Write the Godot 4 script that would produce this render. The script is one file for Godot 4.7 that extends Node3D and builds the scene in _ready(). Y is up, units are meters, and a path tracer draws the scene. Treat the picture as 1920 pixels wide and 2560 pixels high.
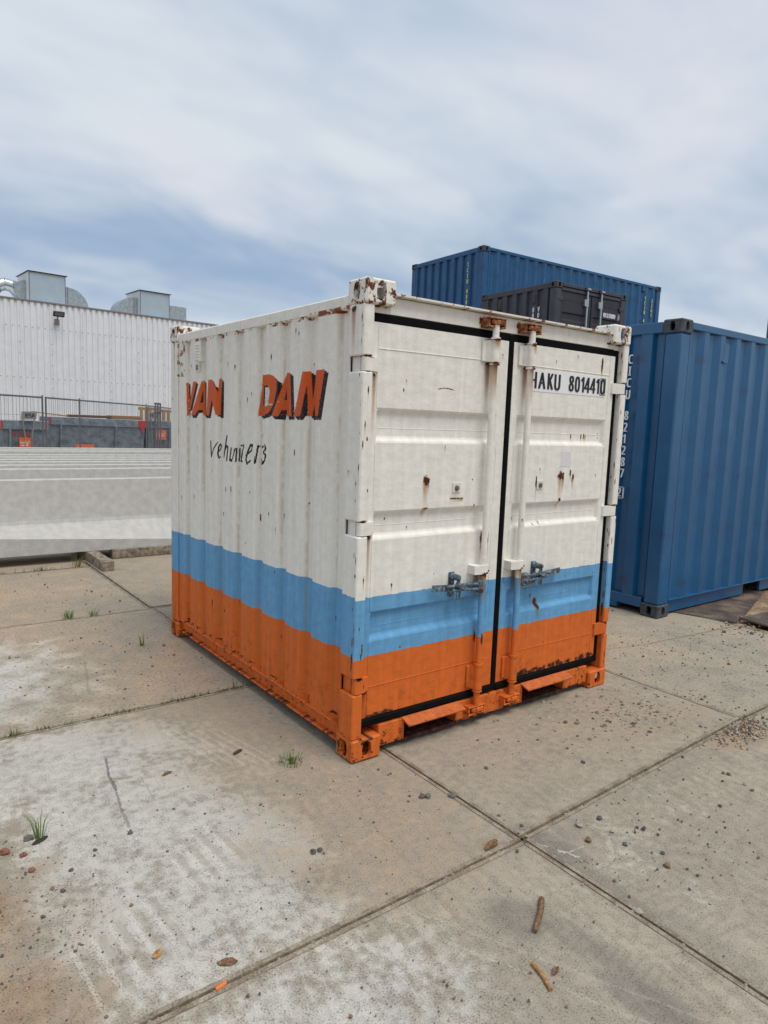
extends Node3D
# A small white, blue and orange storage container on a yard of concrete slabs, other containers, barriers and a shed around it.
# Axes: the container's near bottom corner is the origin, its doors face +z, its long side faces -x; slabs lie on the same grid.

var rng := RandomNumberGenerator.new()
var mats := {}
var names := {}

# ---------------------------------------------------------------- mesh builder
class MB:
	var v := PackedVector3Array()
	var n := PackedVector3Array()
	var uv := PackedVector2Array()
	var map := 0          # 0 none, 1 side of the small container, 2 its front, 3 by the face, 4 ground near, 5 ground far

	func uvof(p: Vector3, nn: Vector3) -> Vector2:
		if map == 0:
			return Vector2.ZERO
		if map == 4:
			return Vector2((p.x + 1.85) / 4.15, (p.z + 1.3) / 3.35)
		if map == 5:
			return Vector2((p.x + 3.0) / 12.0, (p.z + 10.0) / 12.0)
		var side := map == 1 or (map == 3 and absf(nn.x) > absf(nn.z) + 0.05)
		if map == 3 and absf(nn.y) > 0.8:
			side = p.z < -0.2
		if side:
			return Vector2((p.z + 2.46) / 4.55, (2.3 - p.y) / 2.3)
		return Vector2((2.5 + p.x + 0.02) / 4.55, (2.3 - p.y) / 2.3)

	func tri(a: Vector3, b: Vector3, c: Vector3) -> void:
		var nn := (b - a).cross(c - a)
		if nn.length_squared() < 1e-16:
			return
		nn = nn.normalized()
		tri3(a, b, c, nn, nn, nn)

	func tri3(a: Vector3, b: Vector3, c: Vector3, na: Vector3, nb: Vector3, nc: Vector3) -> void:
		var f := (b - a).cross(c - a)
		f = f.normalized() if f.length_squared() > 1e-18 else na
		v.append(a); v.append(c); v.append(b)
		n.append(na); n.append(nc); n.append(nb)
		uv.append(uvof(a, f)); uv.append(uvof(c, f)); uv.append(uvof(b, f))

	func quad(a: Vector3, b: Vector3, c: Vector3, d: Vector3) -> void:
		tri(a, b, c)
		tri(a, c, d)

	func quado(a: Vector3, b: Vector3, c: Vector3, d: Vector3, out: Vector3) -> void:
		if (b - a).cross(c - a).dot(out) < 0.0:
			quad(a, d, c, b)
		else:
			quad(a, b, c, d)

	func trio(a: Vector3, b: Vector3, c: Vector3, out: Vector3) -> void:
		if (b - a).cross(c - a).dot(out) < 0.0:
			tri(a, c, b)
		else:
			tri(a, b, c)

	# box with chamfered edges; holes: array of [axis, sign, half_u, half_v, depth]
	func box(a: Vector3, b: Vector3, c := 0.0, holes := []) -> void:
		var lo := Vector3(minf(a.x, b.x), minf(a.y, b.y), minf(a.z, b.z))
		var hi := Vector3(maxf(a.x, b.x), maxf(a.y, b.y), maxf(a.z, b.z))
		var ce := (lo + hi) / 2.0
		var h := (hi - lo) / 2.0
		c = minf(c, minf(h.x, minf(h.y, h.z)) * 0.9)
		for ax in 3:
			var u := (ax + 1) % 3
			var w := (ax + 2) % 3
			for s in [-1.0, 1.0]:
				var o := Vector3.ZERO
				o[ax] = s
				var eu := Vector3.ZERO
				eu[u] = 1.0
				var ew := Vector3.ZERO
				ew[w] = 1.0
				var f: Vector3 = ce + o * h[ax]
				var du := h[u] - c
				var dw := h[w] - c
				var hole = null
				for q in holes:
					if q[0] == ax and q[1] == s:
						hole = q
				if hole == null:
					quado(f - eu * du - ew * dw, f + eu * du - ew * dw, f + eu * du + ew * dw, f - eu * du + ew * dw, o)
				else:
					# the hole is a stadium, taller than wide
					var ring := []
					var rim := []
					var seg := 32
					for k in seg:
						var t := TAU * k / seg
						var cx := cos(t)
						var sy := sin(t)
						var px: float = signf(cx) * pow(absf(cx), 0.75) * hole[2]
						var py: float = signf(sy) * pow(absf(sy), 0.75) * hole[3]
						ring.append(f + eu * px + ew * py)
						var m := maxf(absf(cx) , absf(sy))
						rim.append(f + eu * (cx / m * du) + ew * (sy / m * dw))
					for k in seg:
						var k2 := (k + 1) % seg
						quado(ring[k], rim[k], rim[k2], ring[k2], o)
						var back: Vector3 = o * -hole[4]
						quado(ring[k], ring[k2], ring[k2] + back, ring[k] + back, (f - (ring[k] + ring[k2]) / 2.0))
				if c > 0.0:
					for e in [-1.0, 1.0]:
						# edge between this face and the face across u
						if ax < 3:
							var p1: Vector3 = f + eu * e * du
							var p2 := ce
							p2[ax] += s * (h[ax] - c)
							p2[u] += e * h[u]
							quado(p1 - ew * dw, p1 + ew * dw, p2 + ew * dw, p2 - ew * dw, o + eu * e)
		if c > 0.0:
			for i in 8:
				var s := Vector3(1 if i & 1 else -1, 1 if i & 2 else -1, 1 if i & 4 else -1)
				var k := ce + s * h
				trio(k - Vector3(0, s.y, s.z) * c, k - Vector3(s.x, 0, s.z) * c, k - Vector3(s.x, s.y, 0) * c, s)

	# box given by centre, three half axes
	func obox(ce: Vector3, x: Vector3, y: Vector3, z: Vector3) -> void:
		for q in [[x, y, z], [y, z, x], [z, x, y]]:
			for s in [-1.0, 1.0]:
				var f: Vector3 = ce + q[2] * s
				quado(f - q[0] - q[1], f + q[0] - q[1], f + q[0] + q[1], f - q[0] + q[1], q[2] * s)

	func bar(a: Vector3, b: Vector3, w: float, t: float, up := Vector3.UP) -> void:
		var d := (b - a)
		var s := d.cross(up)
		if s.length() < 1e-6:
			s = d.cross(Vector3.RIGHT)
		s = s.normalized()
		var u := s.cross(d).normalized()
		obox((a + b) / 2.0, d / 2.0, s * w / 2.0, u * t / 2.0)

	func tube(a: Vector3, b: Vector3, r0: float, r1 := -1.0, seg := 14, caps := true) -> void:
		if r1 < 0.0:
			r1 = r0
		var d := (b - a).normalized()
		var x := d.cross(Vector3.UP if absf(d.y) < 0.9 else Vector3.RIGHT).normalized()
		var y := d.cross(x)
		for k in seg:
			var t0 := TAU * k / seg
			var t1 := TAU * (k + 1) / seg
			var n0 := x * cos(t0) + y * sin(t0)
			var n1 := x * cos(t1) + y * sin(t1)
			tri3(a + n0 * r0, a + n1 * r0, b + n1 * r1, n0, n1, n1)
			tri3(a + n0 * r0, b + n1 * r1, b + n0 * r1, n0, n1, n0)
			if caps:
				trio(a, a + n0 * r0, a + n1 * r0, -d)
				trio(b, b + n0 * r1, b + n1 * r1, d)

	func path(pts: Array, r: float, seg := 8) -> void:
		for i in pts.size() - 1:
			tube(pts[i], pts[i + 1], r, r, seg)

	# prism: outline in a plane (points), pushed along d
	func prism(pts: Array, d: Vector3) -> void:
		var flat := PackedVector2Array()
		var nn := Vector3.ZERO
		for i in pts.size():
			nn += (pts[i] as Vector3).cross(pts[(i + 1) % pts.size()])
		nn = nn.normalized()
		var x: Vector3 = ((pts[1] as Vector3) - pts[0]).normalized()
		var y := nn.cross(x)
		for p in pts:
			flat.append(Vector2((p as Vector3).dot(x), (p as Vector3).dot(y)))
		var idx := Geometry2D.triangulate_polygon(flat)
		for i in range(0, idx.size(), 3):
			trio(pts[idx[i]], pts[idx[i + 1]], pts[idx[i + 2]], -d)
			trio(pts[idx[i]] + d, pts[idx[i + 1]] + d, pts[idx[i + 2]] + d, d)
		for i in pts.size():
			var a: Vector3 = pts[i]
			var b: Vector3 = pts[(i + 1) % pts.size()]
			var out := (b - a).cross(nn)
			quado(a, b, b + d, a + d, out)

	func mesh() -> ArrayMesh:
		var arr := []
		arr.resize(Mesh.ARRAY_MAX)
		arr[Mesh.ARRAY_VERTEX] = v
		arr[Mesh.ARRAY_NORMAL] = n
		if map != 0:
			arr[Mesh.ARRAY_TEX_UV] = uv
		var m := ArrayMesh.new()
		m.add_surface_from_arrays(Mesh.PRIMITIVE_TRIANGLES, arr)
		return m

func mb(map := 0) -> MB:
	var b := MB.new()
	b.map = map
	return b

# ---------------------------------------------------------------- nodes
func numbered(called: String) -> String:
	var k: int = names.get(called, 0)
	names[called] = k + 1
	return called if k == 0 else "%s_%03d" % [called, k]

func obj(called: String, b, m: Material, parent: Node = null) -> MeshInstance3D:
	var o := MeshInstance3D.new()
	o.mesh = b.mesh() if b is MB else b
	o.material_override = m
	if parent == null:
		o.name = numbered(called)
		add_child(o)
	else:
		o.name = called
		parent.add_child(o, true)
	return o

func thing(called: String, label: String, category: String, at := Vector3.ZERO, turn := 0.0, group := "") -> Node3D:
	var o := Node3D.new()
	o.name = numbered(called)
	add_child(o)
	o.position = at
	o.rotation.y = turn
	tag(o, label, category, group)
	return o

func tag(o: Node, label: String, category: String, group := "") -> Node:
	o.set_meta("label", label)
	o.set_meta("category", category)
	if group != "":
		o.set_meta("group", group)
	return o

func struct_(o: Node) -> Node:
	o.set_meta("kind", "structure")
	return o

func stuff(o: Node) -> Node:
	o.set_meta("kind", "stuff")
	return o

func sub(called: String, parent: Node) -> Node3D:
	var o := Node3D.new()
	o.name = called
	parent.add_child(o, true)
	return o

func text(called: String, s: String, at: Vector3, height: float, squeeze: float, m: Material, parent: Node, turn := 0.0) -> MeshInstance3D:
	var t := TextMesh.new()
	var f := SystemFont.new()
	f.font_names = PackedStringArray(["Droid Sans"])
	t.font = f
	t.font_size = 64
	t.pixel_size = height / (64.0 * 0.72)
	t.text = s
	t.depth = 0.003
	t.curve_step = 0.6
	var o := MeshInstance3D.new()
	var st := SurfaceTool.new()
	# a heavier face: the outline laid three times side by side
	var fat := height * 0.045
	for k in [-1, 0, 1]:
		st.append_from(t, 0, Transform3D(Basis(), Vector3(k * fat / squeeze, 0, absf(k) * -0.0003)))
	o.mesh = st.commit()
	o.name = called
	o.material_override = m
	parent.add_child(o, true)
	o.position = at
	o.rotation.y = turn
	o.scale = Vector3(squeeze, 1, 1)
	return o

# ---------------------------------------------------------------- textures
func noise(freq: float, oct := 4, seed_ := 1, type := FastNoiseLite.TYPE_SIMPLEX_SMOOTH) -> FastNoiseLite:
	var f := FastNoiseLite.new()
	f.seed = seed_
	f.noise_type = type
	f.frequency = freq
	f.fractal_octaves = oct
	f.fractal_type = FastNoiseLite.FRACTAL_FBM
	return f

func noise_bytes(w: int, h: int, freq: float, oct: int, seed_: int, seamless := false) -> PackedByteArray:
	var f := noise(freq, oct, seed_)
	var im: Image = f.get_seamless_image(w, h) if seamless else f.get_image(w, h)
	im.convert(Image.FORMAT_L8)
	return im.get_data()

func tex(im: Image) -> ImageTexture:
	im.generate_mipmaps()
	return ImageTexture.create_from_image(im)

# a seamless tile whose colour runs through a few stops with the noise; stops: [[level, Color], ...]
func ramp_tile(size: int, freq: float, oct: int, seed_: int, stops: Array, fine := 0.0) -> ImageTexture:
	var nb := noise_bytes(size, size, freq, oct, seed_, true)
	var fb := noise_bytes(size, size, 0.35, 2, seed_ + 9, true)
	var lut := PackedByteArray()
	lut.resize(768)
	for i in 256:
		var t := i / 255.0
		var c: Color = stops[0][1]
		for k in stops.size() - 1:
			if t >= stops[k][0]:
				c = (stops[k][1] as Color).lerp(stops[k + 1][1], clampf((t - stops[k][0]) / (stops[k + 1][0] - stops[k][0]), 0, 1))
		lut[i * 3] = int(c.r * 255)
		lut[i * 3 + 1] = int(c.g * 255)
		lut[i * 3 + 2] = int(c.b * 255)
	var out := PackedByteArray()
	out.resize(size * size * 3)
	var k := 0
	for i in size * size:
		var l := nb[i] * 3
		var d := int((fb[i] - 128) * fine)
		out[k] = clampi(lut[l] + d, 0, 255)
		out[k + 1] = clampi(lut[l + 1] + d, 0, 255)
		out[k + 2] = clampi(lut[l + 2] + d, 0, 255)
		k += 3
	return tex(Image.create_from_data(size, size, false, Image.FORMAT_RGB8, out))

func bump_tile(size: int, freq: float, oct: int, seed_: int, strength: float) -> ImageTexture:
	var f := noise(freq, oct, seed_)
	var im := f.get_seamless_image(size, size)
	im.convert(Image.FORMAT_RGBA8)
	im.bump_map_to_normal_map(strength)
	return tex(im)

func mat(called: String, c: Color, rough := 0.6, metal := 0.0, t: Texture2D = null, scale_ := 1.0, bump: Texture2D = null, bump_scale := 1.0) -> StandardMaterial3D:
	if mats.has(called):
		return mats[called]
	var m := StandardMaterial3D.new()
	m.resource_name = called
	m.albedo_color = c
	m.roughness = rough
	m.metallic = metal
	if t:
		m.albedo_texture = t
		m.uv1_triplanar = true
		m.uv1_scale = Vector3.ONE * scale_
	if bump:
		m.normal_enabled = true
		m.normal_texture = bump
		m.normal_scale = bump_scale
		m.uv1_triplanar = true
		m.uv1_scale = Vector3.ONE * scale_
	mats[called] = m
	return m

func sh(r: int, g: int, b: int) -> Color:
	return Color(r / 255.0, g / 255.0, b / 255.0)

# ---------------------------------------------------------------- light
func build_sky() -> ImageTexture:
	# an even overcast of layered cloud with bluish thin places; the layers are drawn on a flat deck so that they close up towards the horizon
	var w := 1600
	var h := 800
	var im := Image.create(w, h, false, Image.FORMAT_RGBF)
	var big := noise(0.55, 4, 21)
	var fine := noise(2.0, 4, 5)
	var noise3 := noise(5.0, 4, 77)
	for j in h:
		var el := (0.5 - (j + 0.5) / h) * PI
		for i in w:
			var az := ((i + 0.5) / w - 0.5) * TAU        # 0 looks along -z, positive towards +x
			var c := Color(0.24, 0.235, 0.22)
			if el > -0.02:
				var e := maxf(el, 0.0)
				var r := 1.0 / (sin(e) + 0.22)
				var p := Vector3(sin(az) * cos(e) * r, 0.0, -cos(az) * cos(e) * r)
				var warp := big.get_noise_3d(p.x * 1.3 + 7.0, 3.0, p.z * 1.3)
				var a := big.get_noise_3d(p.x * 0.9 + warp * 0.35, 0.0, p.z * 1.5 + warp * 0.25)
				var b := fine.get_noise_3d(p.x * 0.8 + warp * 0.3, 9.0, p.z * 1.6 + warp * 0.3)
				var lvl := 0.60 + a * 0.50 + b * 0.26
				lvl += noise3.get_noise_3d(p.x * 1.1 + warp * 0.4, 4.0, p.z * 1.8) * 0.10
				# the long thin streaks of the deck, running round the sky at two heights
				var tilt := e + 0.05 * sin(az * 2.0 + 0.4) + warp * 0.03
				lvl -= 0.30 * exp(-pow((tilt - 0.25) / 0.095, 2.0)) * (0.55 + 0.45 * cos(2.0 * (az - 0.25)))
				lvl += 0.16 * exp(-pow((tilt - 0.40) / 0.06, 2.0)) * (0.6 + 0.4 * cos(2.0 * (az - 0.4)))
				lvl += 0.26 * exp(-pow((e - 0.05) / 0.12, 2.0))
				lvl = clampf(lvl, 0.0, 1.0)
				lvl = lvl * lvl * (3.0 - 2.0 * lvl)
				var blue := Color(0.235, 0.325, 0.455)
				var pale := Color(0.515, 0.555, 0.60)
				c = blue.lerp(pale, lvl)
				var warm := clampf(fine.get_noise_3d(p.x * 0.5, 30.0, p.z * 0.5) * 1.5, 0.0, 0.6)
				c = c.lerp(Color(0.545, 0.55, 0.60), warm * lvl)
			im.set_pixel(i, j, c)
	return ImageTexture.create_from_image(im)

func build_light() -> void:
	var cam := Camera3D.new()
	cam.name = "camera"
	add_child(cam)
	cam.position = Vector3(-1.7889, 1.6154, 2.5594)
	cam.rotation = Vector3(-0.1243, -0.6458, 0.0354)
	cam.fov = 73.13
	cam.near = 0.05
	cam.far = 600.0
	cam.current = true
	var env := Environment.new()
	env.background_mode = Environment.BG_SKY
	env.sky = Sky.new()
	var ps := PanoramaSkyMaterial.new()
	ps.panorama = build_sky()
	env.sky.sky_material = ps
	env.tonemap_mode = Environment.TONE_MAPPER_LINEAR
	env.tonemap_exposure = 1.36
	env.sdfgi_enabled = true
	env.ssao_enabled = true
	env.ssil_enabled = true
	var we := WorldEnvironment.new()
	we.name = "environment"
	we.environment = env
	add_child(we)
	var sun := DirectionalLight3D.new()
	sun.name = "sun"
	sun.light_energy = 0.5
	sun.light_color = Color(1.0, 0.965, 0.91)
	sun.light_angular_distance = 30.0
	sun.shadow_enabled = true
	add_child(sun)
	sun.look_at_from_position(Vector3(0.5, 6, 2.8), Vector3.ZERO)

# ---------------------------------------------------------------- paint of the small container
const AW := 1820
const AH := 920
const PM := 400.0      # pixels per metre
var atlas := PackedByteArray()
var nfine := PackedByteArray()
var nmid := PackedByteArray()
var nstreak := PackedByteArray()

func put(x: int, y: int, c: Color, a: float) -> void:
	if x < 0 or y < 0 or x >= AW or y >= AH or a <= 0.0:
		return
	var k := (y * AW + x) * 3
	a = minf(a, 1.0)
	atlas[k] = int(lerpf(atlas[k], c.r * 255.0, a))
	atlas[k + 1] = int(lerpf(atlas[k + 1], c.g * 255.0, a))
	atlas[k + 2] = int(lerpf(atlas[k + 2], c.b * 255.0, a))

func ax_of(side: bool, s: float) -> float:
	return (s + 2.46) * PM if side else (2.52 + s) * PM

func fill_poly(pts: Array, c: Color, dx := 0.0, dy := 0.0) -> void:
	var p := PackedVector2Array()
	var lo := Vector2(1e9, 1e9)
	var hi := -lo
	for i in range(0, pts.size(), 2):
		var q := Vector2(ax_of(true, pts[i] + dx), (2.3 - pts[i + 1] - dy) * PM)
		p.append(q)
		lo = lo.min(q)
		hi = hi.max(q)
	for y in range(int(lo.y), int(hi.y) + 2):
		for x in range(int(lo.x), int(hi.x) + 2):
			var cover := 0.0
			for s in 4:
				if Geometry2D.is_point_in_polygon(Vector2(x + 0.25 + 0.5 * (s & 1), y + 0.25 + 0.5 * (s >> 1)), p):
					cover += 0.25
			if cover > 0.0:
				var wear := 1.0 if nfine[(y * AW + x)] > 62 else 0.35
				put(x, y, c, cover * wear)

func stroke(pts: Array, c: Color, w0: float, w1: float) -> void:
	for i in range(0, pts.size() - 2, 2):
		var a := Vector2(ax_of(true, pts[i]), (2.3 - pts[i + 1]) * PM)
		var b := Vector2(ax_of(true, pts[i + 2]), (2.3 - pts[i + 3]) * PM)
		if absf(b.x - a.x) > 0.034 * PM:
			continue
		var w := (w0 if (b - a).y > 0.0 else w1) * PM
		var lo := a.min(b) - Vector2(w, w)
		var hi := a.max(b) + Vector2(w, w)
		for y in range(int(lo.y), int(hi.y) + 1):
			for x in range(int(lo.x), int(hi.x) + 1):
				var q := Vector2(x + 0.5, y + 0.5)
				var d := q.distance_to(Geometry2D.get_closest_point_to_segment(q, a, b))
				# the brush skims the slanted flanks of the ribs
				if fposmod(x / PM - 2.46 + 2.21, 0.277) < 0.034:
					d *= 2.4
				put(x, y, c, clampf(w * 0.5 - d + 0.5, 0.0, 1.0))

# a rust spot with its run-off: s along the face, y height, size in metres, len of the run below
func rust(side: bool, s: float, y: float, w: float, h: float, run := 0.0, dark := 1.0) -> void:
	var cx := ax_of(side, s)
	var cy := (2.3 - y) * PM
	var rw := maxf(w * PM / 2.0, 0.8)
	var rh := maxf(h * PM / 2.0, 0.8)
	var deep := Color(0.30, 0.15, 0.085).lerp(Color(0.16, 0.09, 0.065), rng.randf() * dark)
	var runp := run * PM
	var off := rng.randi_range(0, 400)
	for yy in range(int(cy - rh * 1.6) - 1, int(cy + rh * 1.6 + runp) + 2):
		if yy < 0 or yy >= AH:
			continue
		for xx in range(int(cx - rw * 1.8) - 2, int(cx + rw * 1.8) + 3):
			if xx < 0 or xx >= AW:
				continue
			var i := yy * AW + xx
			var nn := (nmid[(i + off) % nmid.size()] - 128) / 128.0
			var nf := (nfine[i] - 128) / 128.0
			var dx := (xx - cx) / rw
			var dy := (yy - cy) / rh
			var d := sqrt(dx * dx + dy * dy) + nn * 0.75 + nf * 0.35
			if run > 0.0 and yy > cy:
				var t := (yy - cy) / (runp + rh)
				if t < 1.0:
					var col := (nstreak[i] - 128) / 128.0
					var a := (1.0 - t) * clampf(1.15 - absf(dx) * (0.75 + t * 0.4) + col * 0.6, 0.0, 1.0) * 0.62
					put(xx, yy, Color(0.62, 0.40, 0.20).lerp(Color(0.45, 0.25, 0.12), 1.0 - t), a)
			if d < 1.35:
				put(xx, yy, Color(0.55, 0.32, 0.16), clampf((1.35 - d) * 1.2, 0.0, 0.55))
			if d < 0.95:
				put(xx, yy, deep, clampf((0.95 - d) * 4.0, 0.0, 0.95))

# patchy rust inside a rectangle, more where level is high
func rust_area(side: bool, s0: float, s1: float, y0: float, y1: float, level: float, tint := Color(0.30, 0.15, 0.09)) -> void:
	for yy in range(int((2.3 - y1) * PM), int((2.3 - y0) * PM)):
		for xx in range(int(ax_of(side, s0)), int(ax_of(side, s1))):
			if xx < 0 or yy < 0 or xx >= AW or yy >= AH:
				continue
			var i := yy * AW + xx
			var q := nmid[i] / 255.0 * 0.7 + nfine[i] / 255.0 * 0.3
			var a := (q - (1.0 - level)) * 9.0
			if a > 0.0:
				put(xx, yy, tint.lerp(Color(0.50, 0.28, 0.14), clampf(0.6 - a * 0.4, 0.0, 0.6)), minf(a, 0.93))

func build_paint() -> ImageTexture:
	nfine = noise_bytes(AW, AH, 0.16, 3, 3)
	nmid = noise_bytes(AW, AH, 0.035, 4, 8)
	# noise drawn out along the height, for run-off
	var f := noise(0.05, 3, 14)
	var st := f.get_image(AW, 46)
	st.resize(AW, AH, Image.INTERPOLATE_CUBIC)
	st.convert(Image.FORMAT_L8)
	nstreak = st.get_data()
	var speck := noise_bytes(AW, AH, 0.30, 2, 31)
	atlas.resize(AW * AH * 3)
	var white := [228.0, 227.0, 220.0]
	var blue := [100.0, 157.0, 200.0]
	var orange := [207.0, 104.0, 42.0]
	var k := 0
	var i0 := 0
	for y in AH:
		var h := 2.3 - y / PM
		for x in AW:
			var slant := 0.0
			if x < 1000:
				slant = (x / PM - 1.25) * 0.011
			var hh := h - slant + (nmid[i0] - 128) * 0.000012
			var c := white
			if hh < 0.508:
				c = orange
			elif hh < 0.80:
				c = blue
			# weathering: dull film in runs, fine grain, and chalky patches
			var g := 1.0 + (nstreak[i0] - 128) * 0.00022 + (nmid[i0] - 128) * 0.00022 + (nfine[i0] - 128) * 0.00018
			if hh < 0.80:      # the lower bands are more scuffed
				g += (nstreak[i0] - 128) * 0.00018 + (nmid[i0] - 128) * 0.00012
				if hh < 0.30 and nmid[i0] + (nstreak[i0] - 128) * 0.8 + (nfine[i0] - 128) * 0.5 < 62.0:
					g *= 0.93
			var r: float = c[0] * g
			var gg: float = c[1] * g
			var b: float = c[2] * g
			if speck[i0] > 230:
				var a := minf((speck[i0] - 230) * 0.02, 0.5)
				r = lerpf(r, 120.0, a)
				gg = lerpf(gg, 96.0, a)
				b = lerpf(b, 72.0, a)
			atlas[k] = clampi(int(r), 0, 255)
			atlas[k + 1] = clampi(int(gg), 0, 255)
			atlas[k + 2] = clampi(int(b), 0, 255)
			k += 3
			i0 += 1
	# lettering on the side: black offset letters below, orange above
	var letters := [
		[-2.196,1.859,-2.182,1.863,-2.181,1.844,-2.181,1.826,-2.181,1.807,-2.180,1.789,-2.180,1.770,-2.180,1.751,-2.179,1.733,-2.179,1.714,-2.173,1.733,-2.165,1.752,-2.080,1.769,-2.072,1.787,-2.064,1.806,-2.056,1.824,-2.048,1.843,-2.040,1.861,-1.977,1.863,-1.987,1.845,-1.997,1.828,-2.008,1.811,-2.018,1.793,-2.028,1.776,-2.039,1.758,-2.049,1.741,-2.060,1.723,-2.071,1.705,-2.081,1.687,-2.169,1.670,-2.179,1.652,-2.182,1.633,-2.192,1.633,-2.192,1.652,-2.193,1.671,-2.193,1.690,-2.193,1.708,-2.194,1.727,-2.194,1.746,-2.194,1.765,-2.195,1.784,-2.195,1.802,-2.195,1.821,-2.196,1.840],
		[-1.920,1.863,-1.899,1.866,-1.898,1.848,-1.897,1.831,-1.896,1.814,-1.895,1.796,-1.894,1.779,-1.894,1.762,-1.893,1.744,-1.892,1.727,-1.891,1.710,-1.890,1.692,-1.889,1.675,-1.888,1.657,-1.887,1.640,-1.911,1.637,-1.912,1.655,-1.913,1.673,-1.927,1.672,-1.958,1.671,-1.983,1.653,-2.008,1.636,-2.076,1.636,-2.062,1.652,-2.049,1.669,-2.035,1.685,-2.022,1.702,-2.008,1.718,-1.995,1.734,-1.982,1.751,-1.969,1.767,-1.956,1.783,-1.942,1.799,-1.932,1.815,-1.928,1.831,-1.924,1.847],
		[-1.779,1.866,-1.718,1.868,-1.699,1.850,-1.679,1.833,-1.660,1.816,-1.651,1.799,-1.645,1.782,-1.644,1.800,-1.643,1.817,-1.641,1.835,-1.640,1.852,-1.639,1.870,-1.626,1.873,-1.626,1.856,-1.626,1.840,-1.627,1.823,-1.627,1.807,-1.628,1.790,-1.628,1.773,-1.628,1.757,-1.629,1.740,-1.629,1.724,-1.630,1.707,-1.630,1.690,-1.630,1.674,-1.631,1.657,-1.631,1.640,-1.644,1.641,-1.659,1.641,-1.670,1.657,-1.681,1.673,-1.692,1.689,-1.703,1.705,-1.714,1.721,-1.725,1.738,-1.732,1.721,-1.739,1.704,-1.745,1.687,-1.752,1.670,-1.759,1.654,-1.766,1.637,-1.880,1.638,-1.805,1.654,-1.803,1.670,-1.801,1.687,-1.799,1.703,-1.797,1.720,-1.795,1.736,-1.793,1.752,-1.791,1.769,-1.789,1.785,-1.787,1.801,-1.785,1.817,-1.783,1.834,-1.781,1.850],
		[-1.066,1.874,-0.968,1.870,-0.930,1.871,-0.876,1.859,-0.858,1.847,-0.840,1.834,-0.841,1.818,-0.841,1.801,-0.841,1.785,-0.847,1.770,-0.853,1.755,-0.859,1.740,-0.865,1.724,-0.871,1.709,-0.888,1.694,-0.906,1.680,-0.923,1.665,-0.953,1.653,-1.043,1.642,-1.074,1.642,-1.088,1.641,-1.086,1.656,-1.085,1.671,-1.083,1.686,-1.081,1.701,-1.079,1.716,-1.078,1.731,-1.076,1.746,-1.074,1.761,-1.073,1.776,-1.071,1.791,-1.070,1.808,-1.070,1.824,-1.068,1.841,-1.067,1.857],
		[-0.780,1.875,-0.693,1.871,-0.691,1.858,-0.690,1.845,-0.689,1.831,-0.688,1.818,-0.686,1.804,-0.685,1.791,-0.684,1.777,-0.683,1.764,-0.681,1.750,-0.680,1.737,-0.679,1.723,-0.678,1.710,-0.676,1.697,-0.675,1.683,-0.674,1.670,-0.672,1.656,-0.671,1.643,-0.772,1.642,-0.776,1.661,-0.780,1.679,-0.808,1.677,-0.815,1.659,-0.822,1.641,-0.857,1.642,-0.899,1.643,-0.889,1.656,-0.879,1.669,-0.869,1.682,-0.859,1.695,-0.849,1.708,-0.839,1.721,-0.830,1.734,-0.823,1.747,-0.820,1.760,-0.816,1.773,-0.813,1.786,-0.809,1.799,-0.806,1.812,-0.802,1.825,-0.799,1.837,-0.795,1.850,-0.790,1.863],
		[-0.566,1.869,-0.543,1.870,-0.532,1.871,-0.520,1.872,-0.519,1.859,-0.519,1.846,-0.518,1.834,-0.517,1.821,-0.516,1.808,-0.515,1.795,-0.513,1.782,-0.512,1.769,-0.510,1.756,-0.508,1.743,-0.506,1.730,-0.504,1.743,-0.501,1.756,-0.499,1.770,-0.496,1.783,-0.494,1.796,-0.491,1.810,-0.489,1.823,-0.486,1.836,-0.484,1.849,-0.481,1.862,-0.479,1.875,-0.402,1.872,-0.376,1.873,-0.350,1.874,-0.353,1.861,-0.356,1.849,-0.359,1.836,-0.363,1.824,-0.366,1.811,-0.369,1.799,-0.372,1.786,-0.375,1.774,-0.379,1.761,-0.382,1.748,-0.385,1.735,-0.388,1.723,-0.391,1.710,-0.395,1.697,-0.398,1.684,-0.401,1.671,-0.404,1.658,-0.408,1.646,-0.481,1.646,-0.483,1.660,-0.486,1.675,-0.489,1.690,-0.491,1.704,-0.495,1.690,-0.500,1.675,-0.504,1.660,-0.509,1.645,-0.530,1.645,-0.531,1.658,-0.531,1.672,-0.532,1.685,-0.532,1.698,-0.533,1.712,-0.533,1.725,-0.534,1.739,-0.534,1.752,-0.535,1.765,-0.535,1.779,-0.536,1.792,-0.536,1.805,-0.538,1.792,-0.540,1.779,-0.542,1.765,-0.545,1.752,-0.547,1.738,-0.550,1.725,-0.555,1.711,-0.560,1.698,-0.566,1.684,-0.571,1.671,-0.576,1.657,-0.582,1.644,-0.614,1.643,-0.647,1.643,-0.643,1.656,-0.638,1.670,-0.633,1.684,-0.628,1.697,-0.623,1.711,-0.618,1.724,-0.613,1.737,-0.609,1.751,-0.604,1.764,-0.599,1.777,-0.594,1.791,-0.590,1.804,-0.585,1.817,-0.580,1.830,-0.576,1.843,-0.571,1.856]]
	var ink := Color(0.085, 0.08, 0.095)
	var red := Color(0.80, 0.345, 0.13)
	for q in letters.size():
		var d := 0.034 if q > 2 else 0.030
		fill_poly(letters[q], ink, d, -0.017)
		fill_poly(letters[q], ink, d * 0.5, -0.009)
	for q in letters:
		fill_poly(q, red)
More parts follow.
